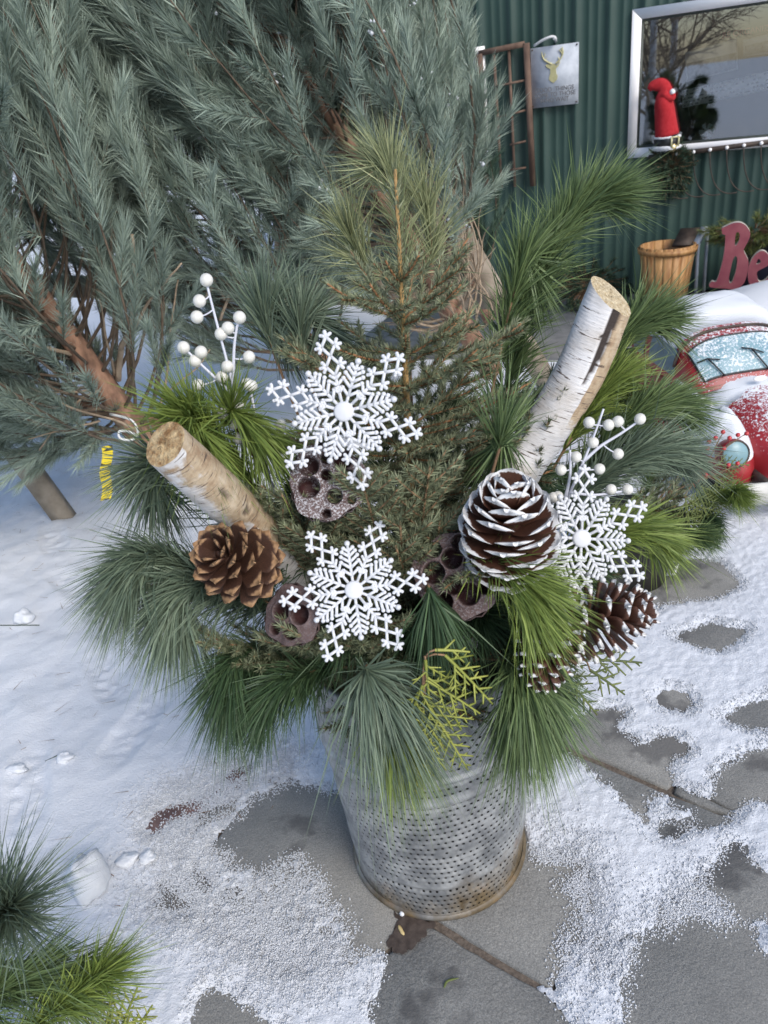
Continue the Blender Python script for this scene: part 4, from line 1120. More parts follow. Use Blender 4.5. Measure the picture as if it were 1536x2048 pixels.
# evergreen swag with tall red hat
def clump(name, c, rx, rz, ry, n_sh, mat, label, cat, group=None, L=.035, ring=None, w=.004, nn=46):
    o = empty(name, c, label, cat, group); nd = MB(); st_ = MB()
    u_ = unit(rng.normal(size=(n_sh, 3)))
    loc = WD * (u_[:, :1] * rx) + UP * (u_[:, 1:2] * rz) + WN * (np.abs(u_[:, 2:]) * ry)
    rr_ = rng.random((n_sh, 1)) ** .4
    if ring:
        a = rng.uniform(0, 6.283, n_sh); loc = WD * (np.cos(a) * rx)[:, None] + UP * (np.sin(a) * rz)[:, None] + u_ * ring; rr_[:] = 1
    P = c + loc * rr_
    D = unit(loc + rng.normal(size=(n_sh, 3)) * .03 + UP * -.02)
    E_ = P + D * rng.uniform(.03, .07, (n_sh, 1))
    for p, q in zip(P, E_):
        V, F = tube_geo(np.array([c + (p - c) * .3, p, q]), .0025, 4, False); st_.add(V, F)
    t = rng.random((n_sh, nn, 1)); NP = (P[:, None] + (E_ - P)[:, None] * t).reshape(-1, 3)
    ND = cone_dirs(np.repeat(D, nn, 0), rng.uniform(.3, 1.0, n_sh * nn))
    V, F, va = needles_geo(NP, ND, L * rng.uniform(.7, 1.1, len(NP)), w, None, 1)
    nd.add(V, F, var=va); st_.build('twigs', M['twig'], o); nd.build('foliage', M[mat], o, kind='stuff'); return o
cW = wp(*wat(1340, 338, .07), .05)
clump('evergreen_swag', cW, .135, .17, .07, 260, 'fir_dk', 'dark evergreen swag hanging under the red hat on the shed wall', 'swag')
ht = empty('red_hat', wp(*wat(1333, 285, .09), .1), 'tall red felt hat with folded tip, white fur brim and buckled black belt', 'hat')
hp = smooth_line([wp(*wat(x, y, .1), .1) for x, y in ((1334, 272), (1331, 240), (1328, 205), (1330, 182), (1322, 170), (1306, 172), (1298, 180))], 26)
hr = np.interp(np.linspace(0, 1, 26), [0, .25, .5, .62, .72, .85, 1], [.080, .066, .048, .043, .041, .032, .016])
V, F = tube_geo(hp, hr, 20); V += (np.outer(fbm(V[:, 0], V[:, 2], 9, 2, 4), WN)) * .02; MB().add(V, F).build('felt', M['red_felt'], ht, True)
P = smooth_line([wp(*wat(x, y, .14), .14) for x, y in ((1326, 186), (1338, 196), (1346, 194), (1345, 184))], 12)
V, F = tube_geo(P, np.linspace(.03, .014, 12), 12); MB().add(V, F).build('folded_tip', M['red_felt'], ht, True)
V, F = sphere_geo(P[-1], .02, 10, 8); MB().add(V, F).build('pompom', M['fur'], ht, True)
hb = wp(*wat(1334, 285, .1), .1)
def hring(c, r_, z0, z1, bulge, n=40, lump=0.):
    prof = [(r_ - .01, z0), (r_ + bulge * .7, z0 + (z1 - z0) * .15), (r_ + bulge, (z0 + z1) / 2), (r_ + bulge * .7, z1 - (z1 - z0) * .15), (r_ - .01, z1)]
    V, F = lathe_geo(prof, c, n)
    if lump: V += unit(V - c) * (fbm(V[:, 0] + V[:, 1], V[:, 2], 60, 2, 5) * lump)[:, None]
    return V, F
V, F = hring(hb, .082, -.045, -.015, .016, 48, .02); MB().add(V, F).build('fur_brim', M['fur'], ht, True)
V, F = hring(hb, .082, .026, .042, .008, 48, .012); MB().add(V, F).build('fur_band', M['fur'], ht, True)
V, F = lathe_geo([(.084, -.016), (.088, -.012), (.088, .024), (.084, .028)], hb, 40); MB().add(V, F).build('belt', M['black'], ht, True)
bk = hb + unit(WN + WD * .75) * .093; bd = unit(np.cross(UP, unit(WN + WD * .75))); m = MB()
for a_, b_ in (((-1, -1), (1, -1)), ((1, -1), (1, 1)), ((1, 1), (-1, 1)), ((-1, 1), (-1, -1))):
    V, F = tube_geo([bk + bd * a_[0] * .028 + UP * (a_[1] * .03 + .006), bk + bd * b_[0] * .028 + UP * (b_[1] * .03 + .006)], .006, 6); m.add(V, F)
m.build('buckle', M['gold'], ht)
V, F = sphere_geo(wp(*wat(1345, 295, .16), .16), .03, 20, 14)
tag(MB().add(V, F).build('gold_bauble', simple('gold_bauble', (.6, .5, .28), rough=.25, metal=.8), None, True), 'shiny gold ball ornament hanging below the red hat', 'ornament')
# dark gnome-like shape beside the hat inside the pane: grey cloth bundle
hp = smooth_line([wp(*wat(x, y, -.12), -.12) for x, y in ((1366, 276), (1362, 240), (1354, 200), (1346, 174))], 16)
V, F = tube_geo(hp, np.linspace(.085, .03, 16), 16); tag(MB().add(V, F).build('cloth_cone', simple('dark_cloth', (.03, .025, .04), (.09, .09, .1), 12, .9), None, True), 'dark cloth cone decoration standing inside the window behind the red hat', 'decoration')

# apron and things along the wall foot
ap = MB(); V, F = box_geo(wp(-1.6, -.06, 1.55), WD * 6.5, -WN * 1.6, UP * .065); ap.add(V, F)
tag(ap.build('concrete_apron', M['concrete']), 'grey concrete apron along the foot of the shed', 'pavement', kind='structure')
def bushel():
    cb = wp(*[wat(1331, 560, .55)[0], 0.006], .55)
    o = empty('wooden_basket', cb, 'orange wooden stave basket planter on the apron beside the grey stand', 'basket')
    zt = wat(1330, 491, .55)[1]; rt_ = .5 * abs(wat(1386, 500, .55)[0] - wat(1273, 500, .55)[0]); rb2 = rt_ * .74
    H2 = max(zt, .3); n = 18
    for k in range(n):
        a0, a1 = (k + .02) * 6.2832 / n, (k + .98) * 6.2832 / n
        V = []
        for z, r_ in ((0, rb2), (H2, rt_)):
            for a in np.linspace(a0, a1, 4):
                V.append(cb + np.array([math.cos(a) * r_, math.sin(a) * r_, z]))
            for a in np.linspace(a1, a0, 4):
                V.append(cb + np.array([math.cos(a) * (r_ - .014), math.sin(a) * (r_ - .014), z]))
        i = np.arange(8); j = (i + 1) % 8
        MB().add(V, [np.stack([i, j, j + 8, i + 8], 1), [i[::-1]], [i + 8]]).build('stave', M['stave'], o)
    for z, rr_ in ((H2 - .03, rt_ + .004), (.10, rb2 + .035)):
        V, F = lathe_geo([(rr_ - .004, z - .016), (rr_ + .006, z - .016), (rr_ + .010, z + .016), (rr_, z + .016)], cb, 40); MB().add(V, F).build('hoop', M['stave'] if z > .2 else M['dark_metal'], o)
    V, F = lathe_geo([(.001, H2 - .05), (rt_ - .02, H2 - .06)], cb, 32); MB().add(V, F).build('soil', M['soil'], o)
bushel()
stand = empty('metal_stand', wp(wat(1396, 570, .5)[0], 0, .45), 'grey metal folding stand with a slanted top between basket and red letters', 'stand')
for x in (1394, 1410):
    s_ = wat(x, 560, .5)[0]; o_ = .5 if x == 1394 else .38
    zt = wat(1395, 488, .5)[1] if x == 1394 else wat(1408, 460, .38)[1]
    V, F = beam_geo(wp(s_, .006, o_), wp(s_ - .01, zt, o_), WD * .022, WN * .022); MB().add(V, F).build('leg', M['steel'], stand)
A = wp(*wat(1392, 490, .5), .5); B = wp(*wat(1409, 456, .38), .38)
V, F = beam_geo(A, B, WD * .045, UP * .02); MB().add(V, F).build('top_rail', M['steel'], stand)
V, F = beam_geo(A - WD * .09, B - WD * .09, WD * .13, UP * .012); MB().add(V, F).build('slanted_top', M['dark_metal'], stand)

# red letters
LO = .72; kz = 9.846
Bo = [(620, 350), (720, 300), (850, 245), (980, 235), (1080, 280), (1150, 360), (1185, 450), (1160, 560), (1100, 680), (1055, 780), (1110, 900), (1150, 1000), (1140, 1150), (1100, 1330), (1040, 1450), (940, 1530), (850, 1550), (700, 1530), (390, 1500), (430, 1390), (520, 1390), (600, 1150), (660, 900), (690, 650), (690, 480), (640, 465)]
Bh1 = [(910, 430), (960, 430), (980, 520), (950, 620), (900, 690), (880, 640), (890, 520)]
Bh2 = [(890, 890), (925, 920), (925, 1050), (890, 1230), (830, 1400), (780, 1415), (765, 1330), (800, 1150), (840, 980)]
eo = [(1210, 960), (1290, 860), (1400, 790), (1500, 820), (1570, 930), (1590, 1020), (1500, 1100), (1330, 1190), (1320, 1290), (1360, 1400), (1450, 1390), (1560, 1300), (1620, 1330), (1560, 1450), (1430, 1540), (1290, 1580), (1190, 1500), (1140, 1330), (1145, 1130)]
eh = [(1300, 1050), (1340, 950), (1385, 980), (1380, 1030)]
def rnd_out(pts):
    P = np.array(pts, float); P = np.vstack([P, P[:1]]); return smooth_line(P, len(pts) * 3 + 1)[:-1].tolist()
for nm, outs, lab in (('letter', [Bo, Bh1, Bh2], 'weathered red cut-out letter B standing behind the snowy red car'), ('letter', [eo, eh], 'weathered red cut-out letter e standing right of the letter B')):
    c = [zpx(rnd_out(q), LO, 1380, 420, kz) for q in outs]
    o = flat_shape('cutout_letter', c, M['red_letter'], None, wall_mx(LO), .05)
    o.data.materials.append(M['letter_edge'])
    for p in o.data.polygons:
        if abs(p.normal @ Vector(WN)) < .5: p.material_index = 1
    tag(o, lab, 'letter', 'red cut-out letters'); 
s_ = wat(1512, 520, .35)
wbox(MB(), s_[0] - .12, s_[0] + .6, .006, wat(1510, 482, .35)[1], .2, .5).build('navy_crate', M['navy'])
tag(bpy.data.objects['navy_crate'], 'dark navy covered box behind the red letters', 'box')
cg = wp(*wat(1510, 462, .45), .45)
clump('evergreen_garland', cg, .30, .085, .18, 150, 'cedar_dk', 'heap of evergreen branches lying on the navy box behind the letters', 'branches', L=.05)
cg = wp(wat(1175, 530, .35)[0], .16, .35)
clump('evergreen_bunch', cg, .30, .17, .2, 200, 'fir_dk', 'dark bunch of evergreen and dried leaves at the wall foot left of the basket', 'branches', L=.05)
# snow bank right behind the car
sbk = MB(); V, F = sphere_geo((0, 0, 0), 1, 30, 18); V = V * np.array([.9, .45, .42]) * (1 + .12 * fbm(V[:, 0], V[:, 1] + V[:, 2], 2, 3, 8)[:, None]); cb = wp(wat(1600, 580, 1.35)[0] + .1, 0, 1.3)
sbk.add(V + cb, F); tag(sbk.build('snow_bank', M['snow'], None, True), 'rounded snow bank behind the little red car', 'snow bank')

# ------------------------------------------------------------------ bare trees (far behind the pines, and behind the photographer, mirrored in the window)
def bare_tree(label, base, Ht, r, seed, mat='twig_dry', depth_=4, spread=.55, low=.22):
    g = np.random.default_rng(seed); o = empty('bare_tree', base, label, 'tree', 'leafless trees'); tr_m = MB(); br_m = MB()
    top = base + np.array([g.normal() * .3, g.normal() * .3, Ht]); S = bez(base, (base + top) / 2 + g.normal(size=3) * .15, top, 10)
    V, F = tube_geo(S, np.linspace(r, r * .25, 10), 10); tr_m.add(V, F)
    def grow(p, d, l, r_, lev):
        e_ = p + d * l; c_ = p + d * l * .5 + g.normal(size=3) * l * .12
        V, F = tube_geo(bez(p, c_, e_, 5), np.linspace(r_, r_ * .5, 5), 4 if lev else 6, False); br_m.add(V, F)
        if lev >= depth_ - 1: return
        for q in range(5 if lev == 0 else 4):
            t = g.uniform(.3, 1); pp = (1 - t) ** 2 * p + 2 * t * (1 - t) * c_ + t * t * e_
            grow(pp, unit(d + g.normal(size=3) * spread), l * g.uniform(.45, .68), r_ * .5, lev + 1)
    for q in range(26 + 30 * (low < .2)):
        t = g.uniform(low, 1); pp = (1 - t) ** 2 * S[0] + 2 * t * (1 - t) * S[5] + t * t * S[-1]
        grow(pp, unit(np.array([g.normal(), g.normal(), .7])), Ht * .22 * (1.15 - t * .7), r * .32 * (1.2 - t * .8), 0)
    tr_m.build('trunk', M[mat], o, True); br_m.build('branches', M['twig_dry'], o); return o
pb = at(160, 100, 16.); bare_tree('leafless tree far away in the gap of sky between the leaning pines', np.array([pb[0], 16., -.03]), 7.5, .13, 2, 'twig_dry', 4)
pb = at(190, 100, 20.); bare_tree('thin leafless tree farther off in the gap of sky', np.array([pb[0] + .3, 20., -.03]), 7., .1, 5, 'twig_dry', 4)
def mirror(P): return P - 2 * ((P - W0) @ WN) * WN
for (x, y, dd, sd_, Ht) in ((1300, 160, 14., 11, 6.5), (1345, 160, 17., 12, 7.5)):
    # where the line of sight mirrored in the pane meets the ground plan
    s_, z_ = wat(x, y); P = wp(s_, z_); d_ = unit(P - CAM); d_ = d_ - 2 * (d_ @ WN) * WN
    q = P + d_ * dd; bare_tree('nearer leafless birch behind the photographer, mirrored in the window' if sd_ == 11 else 'taller leafless birch farther behind the photographer, mirrored in the window', np.array([q[0], q[1], -.03]), Ht, .10, sd_, 'birch', 4, low=.06)

# ------------------------------------------------------------------ little red round car
CS = .40
car = empty('toy_car', (0, 0, 0), 'small round red car with painted blue windows, dusted with snow', 'car')
cpos = at(1400, 760, 3.40); yaw = R(-3.2)
CFx, CFy = -math.sin(yaw), -math.cos(yaw)        # forward
car_o = np.array([1.53, 3.25, 0.]); cF = np.array([CFx, CFy, 0]); cR = np.array([-cF[1], cF[0], 0]) * 1.0   # cR: towards image right
car.location = tuple(car_o)
def cp(x, y, z): return car_o + (cR * x + cF * y + UP * z) * CS
def carr(A): A = np.asarray(A, float); return car_o + (A[..., 0:1] * cR + A[..., 1:2] * cF + A[..., 2:3] * UP) * CS
def sgnpow(v, p): return np.sign(v) * np.abs(v) ** p
def section(ys, ws, hs, z0, n_exp, phi, off=0.):
    """surface points for stations ys, angles phi (0 = right side .. pi = left side)"""
    Wd = np.asarray(ws)[:, None] + off; Hh = np.asarray(hs)[:, None] - z0 + off
    x = sgnpow(np.cos(phi), 2 / n_exp)[None] * Wd; z = z0 + sgnpow(np.sin(phi), 2 / n_exp)[None] * Hh
    y = np.repeat(np.asarray(ys)[:, None], len(phi), 1)
    return np.stack([x, y, z], -1)
def grid_faces(m_, n_):
    i, j = np.meshgrid(np.arange(m_ - 1), np.arange(n_ - 1), indexing='ij'); a = (i * n_ + j).ravel()
    return [np.stack([a, a + n_, a + n_ + 1, a + 1], 1)]
def surf(G, flip=False):
    F = grid_faces(G.shape[0], G.shape[1])
    if flip: F = [f[:, ::-1] for f in F]
    return carr(G).reshape(-1, 3), F
def interp_st(st, n):
    st = np.array(st); u_ = np.linspace(0, len(st) - 1, n); P = smooth_line(st, n); return P[:, 0], P[:, 1], P[:, 2]
phi = np.linspace(0, math.pi, 33)
# lower body: y, half width, top
st = [(1.80, .10, .46), (1.76, .24, .58), (1.62, .37, .72), (1.40, .45, .84), (1.10, .51, .93), (.80, .57, .99), (.55, .62, 1.02), (0, .66, 1.02), (-.7, .66, 1.0), (-1.3, .55, .88), (-1.75, .34, .62), (-1.92, .12, .40)]
ys, ws_, hs = interp_st(st, 46)
G = section(ys, ws_, hs, .30, 2.6, phi)
V, F = surf(G); mb = MB().add(V, F)
mb.build('body', M['car_red'], car, True)
# hood: raised lid over the front part
sel = (ys > .82) & (ys < 1.74)
V, F = surf(section(ys[sel], ws_[sel] * .80, hs[sel], .30, 2.6, np.linspace(.10 * math.pi, .90 * math.pi, 25), .022)); MB().add(V, F).build('hood', M['car_red'], car, True)
for sgx in (0, 1):
    G = section(ys[sel], ws_[sel] * .80, hs[sel], .30, 2.6, np.array([.10 * math.pi if sgx == 0 else .90 * math.pi]), .024)[:, 0]
    V, F = tube_geo(carr(G), .008, 6); MB().add(V, F).build('hood_seam', M['car_red_clean'], car, True)
# cabin
sc_ = [(.86, .50, .96), (.74, .56, 1.12), (.58, .59, 1.28), (.40, .60, 1.39), (.15, .61, 1.47), (-.2, .61, 1.50), (-.6, .58, 1.42), (-1.0, .50, 1.22), (-1.35, .40, .98)]
yc, wc, hc = interp_st(sc_, 40)
G = section(yc, wc, hc, .90, 3.0, phi); V, F = surf(G); MB().add(V, F).build('cabin', M['car_red'], car, True)
# windscreen: patch of the front slope, set proud
selw = (yc < .80) & (yc > .44)
pw = np.linspace(.20 * math.pi, .80 * math.pi, 21)
G = section(yc[selw], wc[selw] * .98, hc[selw], .90, 3.0, pw, .014); V, F = surf(G); MB().add(V, F).build('windscreen', M['car_glass'], car, True)
edge_ = np.concatenate([G[0], G[1:, -1], G[-1][::-1][1:], G[:-1, 0][::-1]]); V, F = tube_geo(carr(np.vstack([edge_, edge_[:1]])), .0045, 6); MB().add(V, F).build('windscreen_seal', M['black'], car, True)
# drip edge above the windscreen
G2 = section(np.array([.37]), np.array([np.interp(-.37, -yc, wc)]), np.array([np.interp(-.37, -yc, hc)]), .90, 3.0, np.linspace(.06 * math.pi, .94 * math.pi, 29), .022)[0]
V, F = tube_geo(carr(G2), .006, 6); MB().add(V, F).build('roof_lip', M['dark_metal'], car, True)
# side windows
for ph in (np.linspace(.80 * math.pi + .12, .985 * math.pi, 8), np.linspace(.015 * math.pi, .20 * math.pi - .12, 8)):
    for (ya, yb) in ((.42, -.25), (-.33, -.85)):
        s2 = (yc < ya) & (yc > yb)
        V, F = surf(section(yc[s2], wc[s2], hc[s2], .90, 3.0, ph, .012)); MB().add(V, F).build('side_window', M['car_side_glass'], car, True)
# wipers
for x0 in (-.34, .12):
    def wpt(xx, yy, o_=.03):
        hh = np.interp(-yy, -yc, hc) - .90; wv = np.interp(-yy, -yc, wc)
        z = .90 + hh * (1 - (abs(xx) / wv) ** 3) ** (1 / 3.); return cp(xx, yy + o_ * .6, z + o_)
    m = MB(); V, F = tube_geo([wpt(x0 + .06, .80), wpt(x0 - .02, .70), wpt(x0 - .06, .64)], .0032, 6); m.add(V, F)
    V, F = tube_geo([wpt(x0 - .16, .62), wpt(x0 - .06, .64), wpt(x0 + .05, .68)], .0032, 6); m.add(V, F); m.build('wiper', M['black'], car)
# fenders with wheels, lamps
def fender(sx, yc_, zc, rx, ry, rz, name):
    a = np.linspace(0, math.pi, 22); b = np.linspace(-.5 * math.pi, .5 * math.pi, 15)
    A_, B_ = np.meshgrid(a, b, indexing='ij')
    G = np.stack([sx * (.50 + rx * sgnpow(np.cos(B_), .8) * np.clip(np.sin(A_), 0, 1) ** .35) + 0 * A_, yc_ + ry * np.cos(A_) * sgnpow(np.cos(B_), .2), zc + rz * np.sin(A_) * (.5 + .5 * np.sin(B_ * .9 + .5)) + .05], -1)
    V = carr(G).reshape(-1, 3); return V, grid_faces(22, 15)
def ell_patch(c, r3, th, ph):
    T_, P_ = np.meshgrid(th, ph, indexing='ij')
    return np.stack([c[0] + r3[0] * np.sin(T_) * np.cos(P_), c[1] + r3[1] * np.sin(T_) * np.sin(P_), c[2] + r3[2] * np.cos(T_)], -1)
for sx in (-1, 1):
    for (yy, r3) in ((1.22, (.27, .56, .46)), (-1.22, (.27, .58, .46))):
        G = ell_patch((sx * .53, yy, .36), r3, np.linspace(0.02, math.pi * .52, 16), np.linspace(0, 2 * math.pi, 33))
        V, F = surf(G); MB().add(V, F).build('fender', M['car_red'] if yy > 0 else M['car_red_clean'], car, True)
        tw_ = MB(); ang_ = np.linspace(0, 2 * math.pi, 33)
        prof = [(.15, -.08), (.24, -.085), (.305, -.06), (.315, 0), (.305, .06), (.24, .085), (.15, .08)]
        G = np.array([[(sx * .62 + o_, yy + r_ * math.cos(a), .312 + r_ * math.sin(a)) for (r_, o_) in prof] for a in ang_])
        V, F = surf(G); wo = tw_.add(V, F).build('wheel', M['tire'], car, True)
        G = np.array([[(sx * (.62 + o_), yy + r_ * math.cos(a), .312 + r_ * math.sin(a)) for (r_, o_) in ((.16, .07), (.12, .09), (.06, .10), (.001, .10))] for a in ang_])
        V, F = surf(G); MB().add(V, F).build('hub_cap', M['bumper'], wo, True)
    # lamp
    lc = np.array([sx * .60, 1.70, .63]); ld = unit(np.array([sx * .06, 1, .28])); lx = unit(np.cross(ld, [0, 0, 1])); ly = np.cross(lx, ld)
    def lamp_prof(prof, n=28):
        return np.array([[lc + ld * z + (lx * math.cos(a) + ly * math.sin(a)) * r_ for (r_, z) in prof] for a in np.linspace(0, 2 * math.pi, n)])
    V, F = surf(lamp_prof([(.10, -.30), (.135, -.12), (.14, -.02), (.132, .012), (.118, .010)])); lo_ = MB().add(V, F).build('headlight', M['car_red_clean'], car, True)
    V, F = surf(lamp_prof([(.119, .008), (.10, .022), (.06, .036), (.001, .042)])); MB().add(V, F).build('lens', M['car_lamp'], lo_, True)
    V, F = surf(lamp_prof([(.116, .006), (.124, .020), (.134, .012)])); MB().add(V, F).build('lamp_ring', M['dark_metal'], lo_, True)
    V, F = box_geo(cp(sx * .80, .66, .25), cR * CS * -.2 * sx, -cF * CS * 1.3, UP * .03); MB().add(V, F).build('running_board', M['dark_metal'], car)
# bumper, bracket, mirror
bmp = np.array([[(x, 1.95 + .10 * (1 - (x / .85) ** 2), .36) for x in np.linspace(-.86, .86, 17)]])[0]
P = carr(bmp); m = MB(); 
for k in range(16):
    pass
th_ = np.array([(0, .105), (.03, .105), (.045, 0), (.03, -.105), (0, -.105), (-.02, 0)])
Gb = np.stack([np.stack([bmp[:, 0], bmp[:, 1] + dy, bmp[:, 2] + dz], -1) for dy, dz in np.vstack([th_, th_[:1]])], 1)
V, F = surf(Gb); m.add(V, F); 
m.add(carr(Gb[0, :6]), [[[0, 1, 2, 3, 4, 5]]]); m.add(carr(Gb[-1, :6]), [[[5, 4, 3, 2, 1, 0]]])
m.build('bumper', M['bumper'], car)
for x in (-.4, .4):
    V, F = box_geo(cp(x - .03, 1.6, .33), cR * .06 * CS, cF * .43 * CS, UP * .04); MB().add(V, F).build('bumper_bracket', M['dark_metal'], car)
V, F = sphere_geo((0, 0, 0), 1, 18, 10); V = V * np.array([.07, .02, .03]); V = carr(V + np.array([-.02, 1.0, 1.06])); MB().add(V, F).build('badge_disc', M['trim'], car, True)
V, F = tube_geo([cp(-.66, .55, .98), cp(-.60, .85, .93), cp(-.52, 1.05, .86)], .009, 8); MB().add(V, F).build('side_trim', M['trim'], car, True)
# snow lying on it
def snow_patch(G0, nrm, thick, label):
    n0, n1 = G0.shape[:2]; T_ = thick
    top = G0 + nrm * T_[..., None]
    V1 = carr(top).reshape(-1, 3); V0 = carr(G0 - nrm * .01).reshape(-1, 3); n = n0 * n1
    F = grid_faces(n0, n1)
    ring = np.concatenate([np.arange(n1), np.arange(1, n0) * n1 + n1 - 1, (n0 - 1) * n1 + np.arange(n1 - 2, -1, -1), np.arange(n0 - 2, 0, -1) * n1])
    r2 = np.roll(ring, -1)
    F2 = [F[0], F[0][:, ::-1] + n, np.stack([ring, ring + n, r2 + n, r2], 1)]
    tag(MB().add(np.vstack([V1, V0]), F2).build('snow', M['snow'], car, True), label)
sr = (yc < .30) & (yc > -1.1); ph = np.linspace(.13 * math.pi, .87 * math.pi, 34)
G = section(yc[sr], wc[sr], hc[sr], .90, 3.0, ph); n0 = G.shape[0]
a_ = np.sin(np.linspace(0, 1, n0) ** .6 * math.pi)[:, None] ** .5; b_ = np.sin(np.linspace(0, math.pi, 34))[None] ** .5
Nn = np.zeros_like(G); Nn[..., 2] = 1; Nn[..., 0] = np.cos(ph)[None] * .35; Nn = unit(Nn)
X_, Y_ = G[..., 0], G[..., 1]
snow_patch(G, Nn, .145 * a_ * b_ * (1 + .5 * fbm(X_ + 3, Y_ + 4, 3, 3, 6)) - .004, 'thick cap of snow on the roof of the little red car')
for sx in (-1,):
    G = ell_patch((sx * .53, 1.22, .36), (.28, .57, .465), np.linspace(.02, math.pi * .36, 14), np.linspace(0, 2 * math.pi, 33))
    tt = np.linspace(1, 0, 14)[:, None] ** .5 * np.ones((1, 33)); Nn = np.zeros_like(G); Nn[..., 2] = 1
    V1 = G + Nn * (tt * .07 * (1 + 1.2 * fbm(G[..., 0] + 3, G[..., 1], 9, 3, 5)))[..., None]; V, F = surf(V1); V0, F0 = surf(G - Nn * .01)
    MBs = MB().add(V, F).add(V0, [F0[0][:, ::-1]])
    tag(MBs.build('snow', M['snow'], car, True), 'snow lying on the front fender above the blue headlight')
sw = (ys < 1.12) & (ys > .66); G = section(ys[sw], ws_[sw], hs[sw], .30, 2.6, np.linspace(.34 * math.pi, .93 * math.pi, 24)); n0 = G.shape[0]
Nn = np.zeros_like(G); Nn[..., 2] = 1; Nn[..., 1] = .3; Nn = unit(Nn)
tk = np.sin(np.linspace(0, math.pi, n0))[:, None] ** .7 * np.sin(np.linspace(0, math.pi, 24))[None] ** .7
snow_patch(G, Nn, .045 * tk * (1 + .9 * fbm(G[..., 0] + 5, G[..., 1], 6, 3, 2)), 'drift of snow on the cowl at the foot of the windscreen')

# ------------------------------------------------------------------ little spruce in the middle of the drum
tt_, tb_ = at(790, 338, 1.27), np.array([DX, DY + .02, .58])
sp = empty('spruce_tree', tb_, 'little grey-green spruce standing upright in the middle of the drum', 'spruce tree')
axs = tt_ - tb_; Hs = np.linalg.norm(axs)
V, F = tube_geo(bez(tb_, (tb_ + tt_) / 2 + np.array([.004, 0, 0]), tt_, 14), np.linspace(.011, .0024, 14), 8); MB().add(V, F).build('trunk', M['twig_gold'], sp, True)
ss, nd = MB(), MB()
spruce_twig(ss, nd, tb_ + axs * .60, tt_, .019, 1900, .002, None, .0030, .3)
whorls = [(.80, 4, .06, .8, .9), (.735, 6, .16, .58, .3), (.66, 6, .13, .5, .5), (.60, 7, .22, .46, .9), (.52, 7, .21, .40, 1.4), (.46, 6, .27, .38, .2), (.38, 6, .27, .28, .7), (.31, 7, .33, .20, 1.1), (.22, 8, .29, .08, .4), (.14, 8, .30, -.05, .8), (.07, 8, .30, -.15, .2)]
for (f_, k, l, el, ph0) in whorls:
    for q in range(k):
        a = ph0 + q * 2 * math.pi / k + rng.normal() * .14
        ll = l * rng.uniform(.86, 1.12); e2 = el + rng.normal() * .1
        p0 = tb_ + axs * (f_ + rng.uniform(-.012, .012))
        d = np.array([math.cos(a) * math.cos(e2), math.sin(a) * math.cos(e2), math.sin(e2)])
        spruce_branch(ss, nd, p0, p0 + d * ll, .44, .042 if f_ > .5 else .033, sag=.06)
ss.build('branches', simple('spruce_twig', (.22, .10, .045), (.36, .18, .08), 60, .8), sp, True); nd.build('crown', M['spruce'], sp, kind='stuff')

# cut spruce boughs lower down
def spruce_bough(label, tips, mat='spruce', root=None, group='cut spruce boughs in the drum', dens=2300, L=.0155):
    rt = (ROOT + np.array([(tips[0][0] - DX) * .35, (tips[0][1] - DY) * .35, 0])) if root is None else root
    o = empty('spruce_bough', rt, label, 'spruce bough', group); s, n_ = MB(), MB()
    for t_ in tips: spruce_branch(s, n_, rt, t_, .40, .032, sag=-.05, dens=dens, L=L)
    s.build('stem', M['twig'], o, True); n_.build('needles', M[mat], o, kind='stuff')
spruce_bough('spruce bough spreading left over the drum front under the dark lotus pod', [at(395, 1285, .97), at(470, 1330, .96), at(560, 1290, .92), at(650, 1270, .92)])
spruce_bough('spruce bough rising between the brown pine cone and the snowy lotus pod', [at(500, 985, 1.05), at(560, 985, 1.02), at(600, 1060, 1.0)])
spruce_bough('spruce bough curling over the right edge of the snowy lotus pod', [at(720, 950, .98), at(860, 930, 1.0), at(800, 1040, .97)])
spruce_bough('spruce bough between the lower snowflake and the upright white-tipped cone', [at(880, 1040, 1.0), at(790, 1090, .97), at(700, 1090, 1.0)])
spruce_bough('spruce twigs poking out under the lower snowflake', [at(770, 1240, .92), at(690, 1290, .92), at(590, 1270, .9)])
spruce_bough('spruce bough behind the right snowflake reaching toward the car', [at(1360, 985, 1.22), at(1270, 1030, 1.2)])
spruce_bough('spruce bough leaning on the lower end of the upright birch log', [at(1120, 760, 1.22), at(1060, 830, 1.2)])

# ------------------------------------------------------------------ pine boughs
A3 = at
PB = pine_bough
PB('tall pale pine bough rising behind the tip of the little spruce', A3(810, 560, 1.52), A3(770, 330, 1.6), 'pine_pale', n=850, L=.12, spread=.8, droop=.05, t0=.45, w=.0018, shoots=[(A3(740, 540, 1.55), A3(700, 470, 1.55), 420), (A3(860, 520, 1.55), A3(850, 410, 1.57), 420)])
PB('long green pine bough arching up between the spruce and the shed window', A3(1050, 640, 1.45), A3(1185, 400, 1.5), 'pine', n=3400, L=.115, spread=.75, droop=.12, t0=.22)
PB('short pine bough left of the long arching bough', A3(1010, 660, 1.40), A3(1055, 530, 1.44), 'pine', n=1100, L=.11, spread=.6, droop=.1, t0=.4)
PB('pine bough fanning out behind the top of the upright birch log', A3(1160, 800, 1.38), A3(1290, 640, 1.42), 'pine', n=1900, L=.115, spread=.75, droop=.15, t0=.4)
PB('bright yellow-green pine bough right of the upright birch log', A3(1140, 880, 1.3), A3(1225, 765, 1.34), 'pine_bright', n=1300, L=.11, spread=.7, droop=.2, t0=.45)
PB('wide pine bough reaching toward the red car windscreen', A3(1180, 920, 1.28), A3(1330, 810, 1.32), 'pine', n=2100, L=.115, spread=.6, droop=.14, t0=.3)
